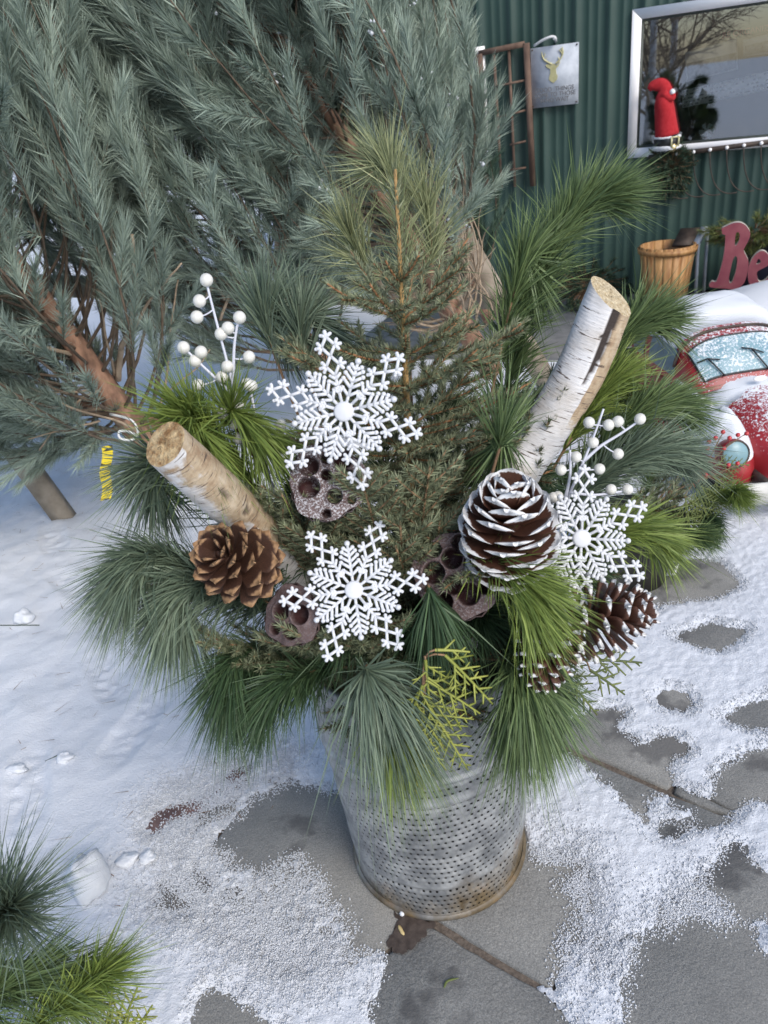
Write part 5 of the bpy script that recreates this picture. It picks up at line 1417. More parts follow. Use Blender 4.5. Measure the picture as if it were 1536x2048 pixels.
PB('dark pine bough under the right pearl berries reaching to the car headlight', A3(1170, 980, 1.22), A3(1340, 900, 1.26), 'pine_blue', n=2200, L=.115, spread=.6, droop=.22, t0=.3)
PB('bright pine bough behind the right snowflake', A3(1150, 1100, 1.10), A3(1300, 1070, 1.10), 'pine_bright', n=1700, L=.10, spread=.5, droop=.25, t0=.4)
PB('bright pine bough fanning over the lying pine cone', A3(940, 1150, 1.0), A3(1045, 1160, .93), 'pine_bright', n=1200, L=.105, spread=.62, droop=.22, t0=.55, shoots=[(A3(1000, 1150, .95), A3(1050, 1200, .92), 500)])
PB('bright pine bough lying over the peeled birch log', A3(480, 940, 1.12), A3(385, 850, 1.06), 'pine_bright', n=1500, L=.115, spread=.55, droop=.12, t0=.35)
PB('dark pine bough pointing left under the peeled birch log', A3(420, 990, 1.12), A3(310, 955, 1.10), 'pine_blue', n=1000, L=.11, spread=.7, droop=.22, t0=.35)
PB('big pine bough sweeping far left below the brown pine cone', A3(440, 1160, 1.08), A3(290, 1120, 1.02), 'pine_blue', n=2600, L=.118, spread=.62, droop=.5, t0=.30)
PB('pine bough hanging left behind the brown pine cone', A3(480, 1180, 1.05), A3(360, 1190, 1.0), 'pine_blue', n=2000, L=.115, spread=.7, droop=.5, t0=.3)
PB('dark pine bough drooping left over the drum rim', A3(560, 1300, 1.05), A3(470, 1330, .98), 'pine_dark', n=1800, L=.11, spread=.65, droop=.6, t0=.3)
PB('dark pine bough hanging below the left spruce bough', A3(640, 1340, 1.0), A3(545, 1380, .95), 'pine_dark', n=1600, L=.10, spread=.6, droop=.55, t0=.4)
PB('pale grey-green pine bough hanging like a skirt over the drum front', A3(740, 1330, .95), A3(745, 1350, .90), 'pine_blue', n=1900, L=.135, spread=1.1, droop=.95, t0=.75, tipn=.6)
PB('green pine tuft hanging lowest on the drum front', A3(780, 1400, .96), A3(790, 1450, .92), 'pine_bright', n=1000, L=.105, spread=.5, droop=.9, t0=.6, tipn=.4)
PB('deep green pine bough hanging right of the cedar spray', A3(1000, 1320, .98), A3(1045, 1370, .92), 'pine', n=2300, L=.118, spread=.75, droop=.75, t0=.5, tipn=.4)
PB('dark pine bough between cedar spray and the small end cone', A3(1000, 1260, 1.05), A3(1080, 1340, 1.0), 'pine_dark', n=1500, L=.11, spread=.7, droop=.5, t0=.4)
PB('blue-green upright pine tuft behind the left pearl berries', A3(560, 740, 1.36), A3(562, 660, 1.38), 'pine_blue', n=900, L=.11, spread=.55, droop=.03, t0=.5)
PB('blue-green pine tuft behind the upper snowflake', A3(620, 760, 1.34), A3(640, 650, 1.38), 'pine_blue', n=800, L=.11, spread=.6, droop=.05, t0=.5)
PB('thin loose pine tuft above the upright white-tipped cone', A3(980, 960, 1.06), A3(1000, 890, 1.06), 'pine', n=420, L=.115, spread=.55, droop=.08, t0=.6)
PB('dark pine sprig hanging below the right tip of the lower snowflake', A3(850, 1190, .98), A3(865, 1200, .93), 'pine_dark', n=420, L=.10, spread=.9, droop=.7, t0=.8, tipn=.6)
PB('green pine bough between left pearl berries and upper snowflake', A3(500, 900, 1.12), A3(520, 870, 1.08), 'pine_bright', n=600, L=.11, spread=.8, droop=.2, t0=.5)
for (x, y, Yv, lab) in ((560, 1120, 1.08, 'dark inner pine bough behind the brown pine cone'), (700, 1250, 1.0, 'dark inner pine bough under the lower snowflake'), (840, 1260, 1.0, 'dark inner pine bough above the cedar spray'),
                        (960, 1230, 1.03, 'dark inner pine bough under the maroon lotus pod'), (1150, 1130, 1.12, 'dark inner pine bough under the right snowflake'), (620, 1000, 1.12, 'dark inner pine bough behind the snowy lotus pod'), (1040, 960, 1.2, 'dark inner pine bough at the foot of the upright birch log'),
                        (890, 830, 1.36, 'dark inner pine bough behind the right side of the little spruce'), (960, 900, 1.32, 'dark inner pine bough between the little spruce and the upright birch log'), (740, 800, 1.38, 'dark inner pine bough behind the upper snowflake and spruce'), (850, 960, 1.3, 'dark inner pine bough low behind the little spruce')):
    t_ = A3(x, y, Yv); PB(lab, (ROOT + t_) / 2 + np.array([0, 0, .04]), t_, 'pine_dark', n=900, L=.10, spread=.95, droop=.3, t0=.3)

# ------------------------------------------------------------------ cedar
vn = np.array([0, -.8, .6])
cb = A3(850, 1315, .87)
cedar_spray('yellow-green cedar spray hanging down the drum front', cb, [
    (cb + [0, -.005, 0], A3(860, 1420, .865), vn), (A3(852, 1360, .865), A3(960, 1420, .865), vn + [.3, 0, 0]), (A3(850, 1400, .865), A3(935, 1530, .865), vn),
    (A3(846, 1420, .865), A3(830, 1580, .865), vn + [-.1, 0, 0]), (A3(890, 1310, .865), A3(985, 1400, .865), vn + [.2, 0, 0]), (A3(870, 1300, .865), A3(940, 1300, .865), vn), (A3(845, 1370, .865), A3(800, 1480, .865), vn)], 'cedar', 'cedar sprays in the drum', curl=-.12)
cb = A3(1090, 1310, .98)
cedar_spray('dark cedar spray hanging under the small end cone', cb, [(cb, A3(1120, 1470, .96), vn + [.3, 0, 0]), (A3(1110, 1330, .98), A3(1195, 1420, .98), vn), (A3(1100, 1350, .98), A3(1145, 1420, .96), vn)], 'cedar_dk', 'cedar sprays in the drum', curl=-.15)
cb = A3(1170, 1320, 1.0)
cedar_spray('olive cedar spray beneath the lying pine cone', cb, [(cb, A3(1285, 1320, 1.0), vn), (A3(1180, 1340, 1.0), A3(1250, 1385, 1.0), vn), (A3(1160, 1310, 1.02), A3(1240, 1300, 1.02), vn)], 'cedar_dk', 'cedar sprays in the drum', curl=-.1)
cb = A3(520, 1420, .98)
cedar_spray('dark cedar sprig among the pine needles left of the drum', cb, [(cb, A3(430, 1420, .98), vn), (cb, A3(500, 1490, .97), vn)], 'cedar_dk', 'cedar sprays in the drum', curl=-.15)

# ------------------------------------------------------------------ birch logs
def log(label, pts, rad, mat, cutmat, splits, peelf, knot=None, n=56, m_=90, cut_tilt=(0, 0)):
    P = np.array(pts); d = unit(P[-1] - P[0]); lx, ly = frame(d)
    # lx faces the camera
    tc_ = unit(CAM - P[-1]); lx = unit(tc_ - d * (tc_ @ d)); ly = np.cross(d, lx)
    Rm = Matrix(((lx[0], ly[0], d[0], P[0][0]), (lx[1], ly[1], d[1], P[0][1]), (lx[2], ly[2], d[2], P[0][2]), (0, 0, 0, 1)))
    root = empty('birch_log', (0, 0, 0), label, 'log', 'birch logs in the drum'); root.matrix_world = Rm
    L_ = np.array([[(q - P[0]) @ lx, (q - P[0]) @ ly, (q - P[0]) @ d] for q in P])
    C = smooth_line(L_, m_); s = np.linspace(0, 1, m_); a = np.arange(n) * 2 * math.pi / n
    S_, A_ = np.meshgrid(s, a, indexing='ij')
    R_ = np.interp(s, np.linspace(0, 1, len(rad)), rad)[:, None] * (1 + .05 * fbm(np.cos(A_) + S_ * 3, np.sin(A_) + S_ * 3 + 9, 1.3, 3, 12) + .02 * fbm(np.cos(A_) * 3 + S_ * 12, np.sin(A_) * 3 + 5, 2, 3, 14))
    sp_ = splits(S_, A_); R_ = R_ * (1 - .13 * sp_)
    pl = peelf(S_, A_); R_ = R_ * (1 + .025 * (pl > .3) * fbm(np.cos(A_) * 4, S_ * 14, 2, 3, 4))
    if knot: 
        kd = np.hypot((S_ - knot[0]) * 3.2, np.angle(np.exp(1j * (A_ - knot[1])))); R_ = R_ * (1 + .10 * np.exp(-(kd / .5) ** 2) - .22 * np.exp(-(kd / .13) ** 2)); sp_ = np.maximum(sp_, np.clip(1.2 - kd / .13, 0, .8)); pl = np.maximum(pl, .25 * np.exp(-(kd / .8) ** 2))
    V = np.stack([C[:, 0][:, None] + R_ * np.cos(A_), C[:, 1][:, None] + R_ * np.sin(A_), C[:, 2][:, None] + 0 * A_ + (s[:, None] ** 6) * R_ * (np.cos(A_) * cut_tilt[0] + np.sin(A_) * cut_tilt[1])], -1)
    i, j = np.meshgrid(np.arange(m_ - 1), np.arange(n), indexing='ij'); p = (i * n + j).ravel(); q = (i * n + (j + 1) % n).ravel()
    me = MB().add(V.reshape(-1, 3), [np.stack([p, q, q + n, p + n], 1)], split=sp_.ravel(), peel=pl.ravel()).mesh('bark', M[mat], True)
    link('bark', me, root)
    ring = V[-1]; c = ring.mean(0); VV = []; k = 7
    for t in np.linspace(1, 0, k)[:-1]:
        w_ = c + (ring - c) * t; w_[:, 2] += (1 - t) * .002 + rng.normal(size=n) * .0009 * (t < 1); VV.append(w_)
    VV = np.vstack(VV + [c[None]]); i, j = np.meshgrid(np.arange(k - 2), np.arange(n), indexing='ij'); p = (i * n + j).ravel(); q = (i * n + (j + 1) % n).ravel()
    jj = np.arange(n) + (k - 2) * n; j2 = (np.arange(n) + 1) % n + (k - 2) * n
    me = MB().add(VV, [np.stack([p, q, q + n, p + n], 1), np.stack([jj, j2, np.full(n, (k - 1) * n)], 1)]).mesh('cut_face', M[cutmat], False)
    link('cut_face', me, root)
    return root
def adist(A_, c): return np.abs(np.angle(np.exp(1j * (A_ - c))))
def split1(S, A):
    wob = .12 * vnoise(S * 40, A * 0 + 3, 5)
    ctr = .50 - (1 - S) * .6
    half = np.clip((S - .70) * 1.1, 0, .2)
    a = (adist(A, ctr + wob) < half * (1 + .5 * vnoise(S * 60, A * 3, 8))).astype(float) * (S > .72)
    b = (adist(A, 1.5 + wob) < .16 * (1 + vnoise(S * 50, A, 7))).astype(float) * ((S > .44) & (S < .62))
    return np.maximum(a, b)
def peel1(S, A):
    x = np.angle(np.exp(1j * (A - .6))); return ((x > 0.05) & (x < 2.2) & (S > .5)) * np.clip((S - .5) * 3, 0, .35) + (S < .35) * .06
log('upright white birch log with split bark and fresh pale cut end', [np.array([DX + .06, DY + .0, .50]), A3(1010, 1000, 1.17), A3(1085, 870, 1.19), A3(1160, 745, 1.21), A3(1222, 592, 1.235)], [.038, .038, .040, .041, .040], 'birch', 'wood_cut', split1, peel1, cut_tilt=(-.25, -.4))
def split2(S, A): return ((adist(A, .3) < .22 * (1 + vnoise(S * 30, A * 2, 8))) & (S > .55) & (S < .585)).astype(float) * .7
def peel2(S, A): return .28 * (adist(A, 1.6) < 1.35 + .5 * vnoise(S * 18, A * 2, 6)) - .12 * (adist(A, -1.5) < 1.2)
log('peeled birch log lying left with orange weathered cut end and a knot', [np.array([DX - .05, DY, .50]), A3(545, 1090, 1.08), A3(440, 988, 1.0), A3(330, 888, .93)], [.032, .032, .034, .031], 'birch2', 'wood_cut2', split2, peel2, (.72, .15), cut_tilt=(-.12, .2))

# ------------------------------------------------------------------ pine cones
def scale_mesh(kind, mat):
    nu, nv = 11, 7; V = []; tip = []
    for side in (1, -1):
        for i in range(nu):
            t = i / (nu - 1)
            if kind == 'broad': wdt = .16 + .40 * t ** .7 if t < .72 else (.16 + .40 * .72 ** .7) * math.sqrt(max(0, 1 - ((t - .72) / .285) ** 2)) ; th = .035 + .07 * t; zc = .22 * t * t
            else: wdt = .13 + .22 * t ** .8 if t < .78 else (.13 + .22 * .78 ** .8) * (1 - (t - .78) / .23) ** .8; th = .04 + .10 * (t if t < .8 else .8 - (t - .8) * 2.2); zc = .12 * t * t - (.25 * (t - .85) if t > .85 else 0)
            for j in range(nv):
                v_ = j / (nv - 1) * 2 - 1
                ed = math.sqrt(max(0, 1 - abs(v_) ** 2.5))
                ridge = .05 * (1 - abs(v_)) * max(0, (t - .7) / .3) if kind != 'broad' else 0
                V.append((t, v_ * max(wdt, .01), zc + side * th * .5 * ed + (ridge if side > 0 else 0) + .05 * v_ * v_ * t))
                tip.append(min(1, t * 1.0 + (.12 * abs(v_) ** 2 if kind == 'broad' else 0)) if kind == 'broad' else t)
    V = np.array(V); n = nu * nv; F = grid_faces(nu, nv)
    ring = np.concatenate([np.arange(nv), np.arange(1, nu) * nv + nv - 1, (nu - 1) * nv + np.arange(nv - 2, -1, -1), np.arange(nu - 2, 0, -1) * nv]); r2 = np.roll(ring, -1)
    return MB().add(V, [F[0], F[0][:, ::-1] + n, np.stack([ring, ring + n, r2 + n, r2], 1)], tip=np.array(tip)).mesh('scale_' + kind, mat, True)
def pine_cone(label, c, axis, Hc, Rc, kind, mat, ns=95, open_=1.0, group='pine cones in the drum', sl=1.0):
    axis = unit(np.asarray(axis, float)); x, y = frame(axis); c = np.asarray(c, float)
    o = empty('pine_cone', c, label, 'pine cone', group)
    V, F = tube_geo([c + axis * Hc * t for t in np.linspace(-.48, .42, 8)], Rc * np.array([.12, .28, .34, .34, .3, .24, .16, .06]), 10); MB().add(V, F).build('core', M['cone_brown'], o, True)
    me = scale_mesh(kind, M[mat])
    for k in range(ns):
        t = (k + .5) / ns; a = k * 2.39996 + rng.normal() * .06
        prof = math.sin(math.pi * (.10 + .80 * t) ** .85) ** .6
        el = (-.42 + 1.75 * t ** 1.5) * open_ + rng.normal() * .05
        ln = Rc * (.62 + .42 * prof) * (1 - .28 * t ** 3) * sl * rng.uniform(.94, 1.06)
        rad = math.cos(a) * x + math.sin(a) * y; d = unit(rad * math.cos(el) + axis * math.sin(el))
        sd = unit(np.cross(axis, rad)); nn = np.cross(d, sd)
        if nn @ axis < 0: nn = -nn; sd = -sd
        sd = np.cross(nn, d)
        p = axis * Hc * (-.42 + .80 * t) + rad * Rc * .12
        wd = ln * (1.0 if kind == 'broad' else .95)
        Mx = Matrix(((d[0] * ln, sd[0] * wd, nn[0] * ln, p[0]), (d[1] * ln, sd[1] * wd, nn[1] * ln, p[1]), (d[2] * ln, sd[2] * wd, nn[2] * ln, p[2]), (0, 0, 0, 1)))
        q = bpy.data.objects.new('scale', me); sc.collection.objects.link(q); q.parent = o; q.matrix_basis = Mx
    return o
pine_cone('plain brown open pine cone below the peeled birch log', A3(468, 1122, .97), (-.25, -.45, .55), .105, .050, 'narrow', 'cone_brown', 60, .9, sl=1.12)
pine_cone('big upright pine cone with broad white-painted scale rims', A3(1018, 1058, .96), (.02, -.12, 1), .142, .0635, 'broad', 'cone_white', 66, .9)
pine_cone('long pine cone with white tips lying right under the right snowflake', A3(1185, 1238, .97), (.93, -.25, .28), .17, .056, 'narrow', 'cone_white', 80, .9, sl=1.15)
pine_cone('small pine cone end with white tips poking out below the green pine fan', A3(1095, 1302, .92), (-.35, -.5, -.75), .10, .043, 'narrow', 'cone_white', 56, .9, sl=1.1)

# ------------------------------------------------------------------ snowflakes
def flake_parts(mat, Rr):
    r = .021
    long_, short_ = MB(), MB()
    def seg(m, a, b, rr=r):
        A = np.array([a[0], a[1], 0.]) * Rr; B = np.array([b[0], b[1], 0.]) * Rr
        V, F = tube_geo(np.array([A, (A + B) / 2, B]), rr * Rr, 8); V[:, 2] *= .75; m.add(V, F)
        for e in (A, B):
            V, F = sphere_geo(e, rr * Rr * 1.02, 8, 6, (1, 1, .76)); m.add(V, F)
    seg(long_, (.13, 0), (.46, 0))
    for q in (.24, .33, .41):
        for s in (-1, 1): seg(long_, (q, 0), (q + .055, s * .062), .021)
    for (a, b) in ((.46, .70), (.70, .94)):
        mx = (a + b) / 2; w_ = .085
        for s in (-1, 1):
            seg(long_, (a, 0), (mx, s * w_)); seg(long_, (mx, s * w_), (b, 0))
            for dx, dy in ((.0, .07), (.06, .035), (-.055, .035)): seg(long_, (mx, s * w_), (mx + dx, s * (w_ + dy)), .024)
    seg(long_, (.94, 0), (1.0, 0), .026); seg(long_, (.94, 0), (.965, .06), .024); seg(long_, (.94, 0), (.965, -.06), .024)
    seg(short_, (.13, 0), (.20, 0)); 
    for s in (-1, 1):
        seg(short_, (.20, 0), (.29, s * .11)); seg(short_, (.29, s * .11), (.25, s * .145))
    seg(short_, (.20, 0), (.63, 0))
    for q, l in ((.30, .15), (.38, .14), (.46, .115), (.53, .08)):
        for s in (-1, 1):
            seg(short_, (q, 0), (q + l * .62, s * l * .80), .022)
            V, F = sphere_geo(np.array([q + l * .62, s * l * .80, 0]) * Rr, .031 * Rr, 8, 6, (1, 1, .8)); short_.add(V, F)
    V, F = sphere_geo(np.array([.64, 0, 0]) * Rr, .042 * Rr, 8, 6); short_.add(V, F)
    hub = MB(); V, F = lathe_geo([(.001, .045), (.10, .045), (.125, .03), (.125, -.03), (.10, -.045), (.001, -.045)], (0, 0, 0), 28); hub.add(V * Rr, F)
    return hub.mesh('hub', mat, True), long_.mesh('long_arm', mat, True), short_.mesh('short_arm', mat, True)
FL = flake_parts(M['white_plastic'], .15)
def snowflake(label, c, nrm, rot, scl=1.):
    nrm = unit(np.asarray(nrm, float)); x = unit(np.cross(UP, nrm)); y = np.cross(nrm, x)
    o = empty('snowflake_ornament', c, label, 'snowflake', 'white snowflakes in the drum')
    Mx = Matrix(((x[0], y[0], nrm[0], c[0]), (x[1], y[1], nrm[1], c[1]), (x[2], y[2], nrm[2], c[2]), (0, 0, 0, 1))) @ Matrix.Scale(scl, 4)
    o.matrix_world = Mx
    link('hub', FL[0], o)
    for k in range(6):
        link('long_arm', FL[1], o, Matrix.Rotation(rot + k * math.pi / 3, 4, 'Z'))
        link('short_arm', FL[2], o, Matrix.Rotation(rot + (k + .5) * math.pi / 3, 4, 'Z'))
    return o
camdir = lambda c: unit(CAM - c)
c = A3(688, 823, 1.02); snowflake('white plastic snowflake on the little spruce above the lotus pod', c, camdir(c) + [-.1, 0, .0], R(98), .75)
c = A3(708, 1180, .925); snowflake('white plastic snowflake lowest, between brown cone and maroon lotus pod', c, camdir(c) + [0, -.05, .12], R(0), .71)
c = A3(1163, 1077, 1.01); snowflake('white plastic snowflake beside the big upright cone', c, camdir(c) + [.25, 0, -.05], R(80), .75)

# ------------------------------------------------------------------ lotus pods
def pod(label, c, nrm, r, holes, snow, seed):
    g = np.random.default_rng(seed); nrm = unit(np.asarray(nrm, float)); x = unit(np.cross(UP, nrm)); y = np.cross(nrm, x)
    o = empty('lotus_pod', c, label, 'seed pod', 'dried lotus pods in the drum')
    o.matrix_world = Matrix(((x[0], y[0], nrm[0], c[0]), (x[1], y[1], nrm[1], c[1]), (x[2], y[2], nrm[2], c[2]), (0, 0, 0, 1)))
    nr, na_ = 46, 110; rr_ = np.linspace(0, 1, nr); a = np.arange(na_) * 2 * math.pi / na_
    R_, A_ = np.meshgrid(rr_, a, indexing='ij'); wob = 1 + .05 * np.sin(3 * A_ + seed) + .04 * np.sin(7 * A_)
    X_ = R_ * np.cos(A_) * wob; Y_ = R_ * np.sin(A_) * wob; Z_ = .03 * fbm(X_ + 4, Y_ + 4, 3, 3, seed) - .10 * R_ ** 4; ho = np.zeros_like(X_)
    for (hx, hy, hr) in holes:
        dd = np.hypot(X_ - hx, Y_ - hy) / hr
        Z_ = np.where(dd < 1, Z_ - .55 * np.sqrt(np.clip(1 - dd ** 3, 0, 1)), Z_) + .05 * np.exp(-((dd - 1.12) / .14) ** 2); ho = np.maximum(ho, np.clip((1.02 - dd) * 12, 0, 1))
    V = np.stack([X_, Y_, Z_], -1) * r
    i, j = np.meshgrid(np.arange(nr - 1), np.arange(na_), indexing='ij'); p = (i * na_ + j).ravel(); q = (i * na_ + (j + 1) % na_).ravel()
    F = np.stack([p, p + na_, q + na_, q], 1)
    m = MB().add(V.reshape(-1, 3), [F], hole=ho.ravel(), snow=np.clip(snow * (1 - ho) + snow * .5 * ho * (fbm(X_, Y_, 4, 2, 3) > .05), 0, 1).ravel())
    link('seed_head', m.mesh('seed_head', M['pod'], True), o)
    prof = [(1.0, -.10), (1.03, -.16), (.98, -.28), (.78, -.55), (.50, -.85), (.25, -1.1), (.12, -1.25), (.10, -1.5)]
    V, F = lathe_geo(np.array(prof) * r, (0, 0, 0), 48); V[:, :2] *= (1 + .05 * np.sin(3 * np.arctan2(V[:, 1], V[:, 0]) + seed) + .03 * np.sin(17 * np.arctan2(V[:, 1], V[:, 0])))[:, None]
    link('cup', MB().add(V, F, hole=0, snow=snow * .3).mesh('cup', M['pod'], True), o)
    return o
c = A3(655, 963, 1.01); pod('grey-brown lotus pod sprinkled with snow under the upper snowflake', c, camdir(c) + [0, 0, .15], .056, [(-.42, .48, .27), (.08, .62, .17), (.48, .50, .24), (-.50, -.06, .29), (.52, -.02, .25), (.12, -.40, .21), (0, .18, .15), (-.15, -.82, .12), (.55, -.55, .12)], .5, 2)
c = A3(915, 1148, .965); pod('dark maroon lotus pod leaning on the big upright cone', c, camdir(c) + [-.12, 0, .05], .066, [(-.55, .02, .26), (-.12, .35, .24), (.05, .72, .2), (.42, .25, .26), (-.10, -.25, .22), (.25, -.45, .26), (-.3, -.62, .2), (.65, -.25, .2), (-.55, .55, .18)], .14, 5)
c = A3(580, 1232, .93); pod('small dark lotus pod tucked under the left tip of the lower snowflake', c, camdir(c) + [-.55, 0, .05], .045, [(-.35, .1, .3), (.35, .1, .32), (0, .62, .24), (.1, -.5, .26), (-.5, -.5, .2)], .06, 9)

# ------------------------------------------------------------------ pearl berry sprays
def berry_spray(label, stems, berries, rb, mat='berry', smat='berry_stem', cat='berry spray', group='berry sprays', r0_=.0028, name='berry_spray'):
    base = stems[0][0]; o = empty(name, base, label, cat, group); m = MB(); allp = []
    for S in stems:
        P = smooth_line(S, 14); V, F = tube_geo(P, np.linspace(r0_, r0_ * .6, 14), 6); m.add(V, F); allp.append(P)
    allp = np.vstack(allp)
    V, F = sphere_geo((0, 0, 0), rb, 16, 12); me = MB().add(V, F).mesh('berry', M[mat], True)
    for b in berries:
        k = np.argmin(np.linalg.norm(allp - b, axis=1) + .6 * np.maximum(0, allp[:, 2] - b[2]) + np.where(np.linalg.norm(allp - b, axis=1) < rb * 1.4, .03, 0)); q = allp[k]
        V, F = tube_geo(bez(q, (q + b) / 2 - [0, 0, .004], b, 5), r0_ * .42, 5); m.add(V, F)
        ob = link('berry', me, o, Matrix.Translation(Vector(b - base)))
    m.build('stem', M[smat], o, True); return o
Yb = 1.10
p = lambda x, y, Yv=Yb: A3(x, y, Yv)
rtb = ROOT + np.array([-.08, -.02, 0])
berry_spray('pearl white berry spray standing left of the upper snowflake', [
    [rtb, p(560, 1000, 1.13), p(515, 895), p(475, 800), p(452, 715), p(428, 625), p(413, 565)], [p(475, 800), p(440, 765), p(400, 727), p(370, 698)], [p(468, 780), p(468, 700), p(476, 640)],
    [p(540, 960, 1.12), p(520, 880), p(505, 800), p(497, 772)], [p(555, 950, 1.12), p(550, 900), p(558, 855)]],
    [p(*q) for q in ((413, 560), (399, 602), (394, 634), (479, 635), (456, 656), (442, 668), (367, 695), (402, 704), (390, 722), (498, 714), (455, 733), (444, 754), (396, 770), (476, 808), (494, 768), (503, 772), (447, 827), (467, 847), (478, 877), (503, 880), (542, 878), (561, 850))], .0092)
Yb = 1.07
p = lambda x, y, Yv=Yb: A3(x, y, Yv)
rtb = ROOT + np.array([.1, -.03, 0])
berry_spray('pearl white berry spray standing right of the upright birch log', [
    [rtb, p(1110, 1040, 1.1), p(1140, 985), p(1170, 916), p(1192, 860), p(1207, 818)], [p(1168, 922), p(1200, 893), p(1240, 868), p(1278, 842)], [p(1130, 1000), p(1140, 950), p(1140, 900)], [p(1140, 985), p(1190, 990), p(1250, 982)]],
    [p(*q) for q in ((1280, 838), (1236, 843), (1217, 850), (1178, 845), (1186, 885), (1152, 914), (1236, 908), (1199, 938), (1122, 940), (1222, 979), (1255, 979), (1107, 995), (1116, 993))], .0088)

# ------------------------------------------------------------------ second planter beside the car
pg = ground_at(1262, 1150); PC = np.array([pg[0], pg[1], 0.])
pot = empty('black_pot', PC, 'low black nursery pot with a white barcode tag beside the red car', 'pot')
V, F = lathe_geo([(.10, .002), (.115, .002), (.14, .10), (.165, .205), (.172, .208), (.176, .216), (.174, .228), (.166, .23), (.158, .20), (.02, .19)], PC, 56)
MB().add(V, F).build('body', simple('black_pot_plastic', (.014, .013, .012), (.03, .027, .024), 20, .45), pot, True)
V, F = lathe_geo([(.0, .196), (.08, .2), (.157, .196)], PC, 32); MB().add(V, F).build('soil', M['soil'], pot)
tgm = [A3(1326, 1152, PC[1] - .10), A3(1351, 1150, PC[1] - .12), A3(1360, 1122, PC[1] - .10), A3(1344, 1114, PC[1] - .08)]
tgv = np.array(tgm); nn = unit(np.cross(tgv[1] - tgv[0], tgv[3] - tgv[0]));
MBx = MB().add(np.vstack([tgv, tgv - nn * .001]), [[[0, 1, 2, 3], [7, 6, 5, 4]], [[0, 4, 5, 1], [1, 5, 6, 2], [2, 6, 7, 3], [3, 7, 4, 0]]])
tgo = MBx.build('price_tag', simple('tag_white', (.78, .78, .78), rough=.4), pot)
m = MB(); e1 = tgv[1] - tgv[0]; e2 = (tgv[3] - tgv[0])
sgn = 1 if nn @ (CAM - tgv[0]) > 0 else -1
for k in range(11):
    a = .2 + .055 * k; q = [tgv[0] + e1 * a + e2 * .12, tgv[0] + e1 * (a + random.choice((.018, .03))) + e2 * .12]; q += [q[1] + e2 * .28, q[0] + e2 * .28]
    m.add(np.array(q) + nn * sgn * .0008, [[[0, 1, 2, 3]]])
q = np.array([tgv[0] + e1 * .45 + e2 * .5, tgv[0] + e1 * .8 + e2 * .5, tgv[0] + e1 * .8 + e2 * .95, tgv[0] + e1 * .45 + e2 * .95]) + nn * sgn * .0008; m.add(q, [[[0, 1, 2, 3]]])
m.build('barcode', M['ink'], tgo)
PR = PC + np.array([0, 0, .2])
G2 = 'greens in the black pot'
Yp = PC[1]
PB('bright pine bough spilling right from the black pot in front of the bumper', A3(1400, 1000, Yp), A3(1465, 985, Yp - .05), 'pine_bright', G2, PR, n=1500, L=.10, spread=.6, droop=.4, t0=.4)
PB('bright pine bough drooping over the front of the black pot', A3(1320, 1070, Yp - .05), A3(1390, 1070, Yp - .12), 'pine', G2, PR, n=1500, L=.10, spread=.7, droop=.35, t0=.3)
PB('dark pine bough drooping from the black pot toward the snow', A3(1380, 1030, Yp), A3(1420, 1045, Yp - .08), 'pine_dark', G2, PR, n=1200, L=.09, spread=.8, droop=.4, t0=.3)
PB('green pine bough standing behind in the black pot', A3(1300, 960, Yp + .05), A3(1320, 900, Yp + .1), 'pine', G2, PR, n=1200, L=.10, spread=.8, droop=.2, t0=.3)
spruce_bough('spruce bough in the black pot under the red berries', [A3(1400, 950, Yp), A3(1300, 1000, Yp - .05), A3(1350, 930, Yp)], root=PR, group=G2)
cb = A3(1390, 965, Yp - .05)
cedar_spray('olive cedar spray hanging from the black pot below the red berries', cb, [(cb, A3(1440, 1090, Yp - .08), vn + [.2, 0, 0]), (A3(1420, 950, Yp), A3(1510, 1010, Yp - .03), vn), (A3(1370, 990, Yp - .08), A3(1385, 1080, Yp - .1), vn), (A3(1430, 930, Yp), A3(1500, 925, Yp), vn), (A3(1440, 945, Yp), A3(1470, 985, Yp), vn)], 'cedar_dk', G2, PR, curl=-.12)
q = lambda x, y: A3(x, y, Yp - .02)
berry_spray('red berry spray in the black pot before the car headlight', [
    [PR, q(1350, 1000), q(1400, 950), q(1440, 905), q(1480, 875), q(1492, 868)], [q(1400, 950), q(1420, 915), q(1438, 880), q(1446, 866)], [q(1380, 970), q(1440, 945), q(1474, 930)], [PR, q(1350, 960), q(1360, 935)]],
    [q(*v) for v in ((1446, 864), (1431, 876), (1418, 883), (1459, 876), (1476, 870), (1493, 867), (1448, 897), (1415, 897), (1401, 910), (1457, 930), (1475, 927), (1363, 930), (1357, 940), (1411, 950), (1392, 962), (1388, 970), (1365, 912), (1340, 985))], .0072, 'red_berry', 'twig', 'berry spray', 'berry sprays', .0022, 'red_berry_spray')

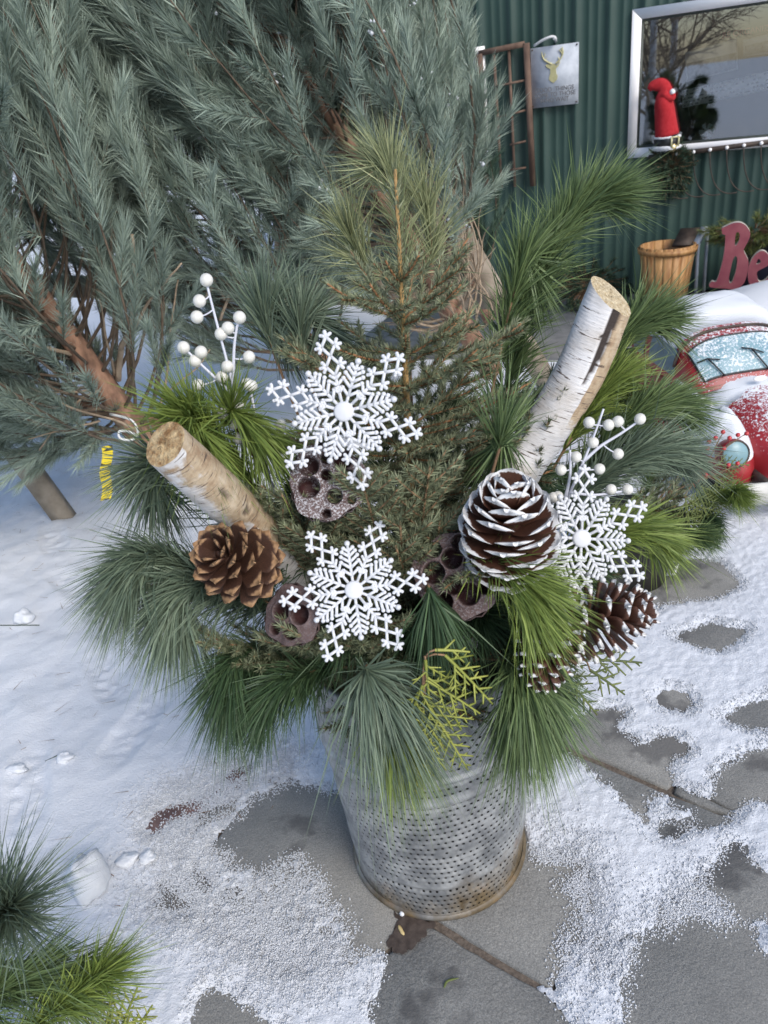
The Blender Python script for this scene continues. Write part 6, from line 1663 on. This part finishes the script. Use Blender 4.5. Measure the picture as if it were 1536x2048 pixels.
# ------------------------------------------------------------------ corner of another planter close to the camera
RF = np.array([-.80, .62, .26])
fp = empty('dark_planter', (RF[0], RF[1], 0), 'dark round planter holding the foreground boughs, mostly out of view', 'planter')
V, F = lathe_geo([(.001, .001), (.12, .001), (.13, .01), (.155, .26), (.165, .27), (.16, .285), (.145, .28), (.14, .26), (.001, .25)], (RF[0], RF[1], 0), 40); MB().add(V, F).build('body', M['black'], fp, True)
G3 = 'greens in the foreground planter'
PB('grey-green foreground pine bough fanning over the snow', A3(-30, 1920, .74), A3(15, 1820, .74), 'pine_blue', G3, RF, n=900, L=.15, spread=.75, droop=.12, t0=.45, w=.0022)
PB('dark foreground pine bough lying under the grey-green one', A3(-40, 2020, .70), A3(90, 1965, .72), 'pine', G3, RF, n=1300, L=.12, spread=.8, droop=.2, t0=.3, w=.0022)
PB('yellowish foreground pine bough beside the foreground cedar', A3(40, 2080, .68), A3(190, 1955, .70), 'pine_bright', G3, RF, n=900, L=.10, spread=.55, droop=.1, t0=.3, w=.0022)
cb = A3(200, 2120, .70)
cedar_spray('yellow-green foreground cedar sprig with upright tips', cb, [(cb, A3(225, 1975, .70), vn), (A3(220, 2110, .70), A3(275, 1975, .70), vn), (A3(240, 2110, .70), A3(305, 2010, .70), vn)], 'cedar', G3, RF, curl=.0)
# fallen sprig and a dry leaf on the paving
def litter(name, pts, r, mat, label):
    P = np.array([ground_at(x, y, .004) for x, y in pts]); P = smooth_line(P, 10); V, F = tube_geo(P, np.array([.3, .8, 1, 1, 1, 1, 1, .9, .6, .3]) * r, 6); V[:, 2] = .003 + (V[:, 2] - .004) * .5 + .001
    return tag(MB().add(V, F, var=.5).build(name, M[mat], None, True), label, 'litter', 'litter on the paving')
o = litter('cedar_sprig', [(888, 1976), (895, 1962), (918, 1956)], .0025, 'cedar_dk', 'green cedar sprig dropped on the bare flagstone')
litter('dry_leaf', [(797, 1850), (803, 1862), (808, 1870)], .004, 'raffia', 'dry tan leaf on the wet stain before the drum')
for (x, y) in ((804, 1827), (822, 1828), (866, 1829)):
    V, F = sphere_geo(ground_at(x, y, .006), .006, 8, 6); tag(MB().add(V, F).build('ice_bead', M['snow'], None, True), {804: 'bead of ice at the drum foot on the far edge of the wet stain', 822: 'bead of ice at the drum foot above the wet stain beside its neighbour', 866: 'bead of ice at the drum foot where the sand joint begins'}[x], 'ice', 'ice beads at the drum foot')
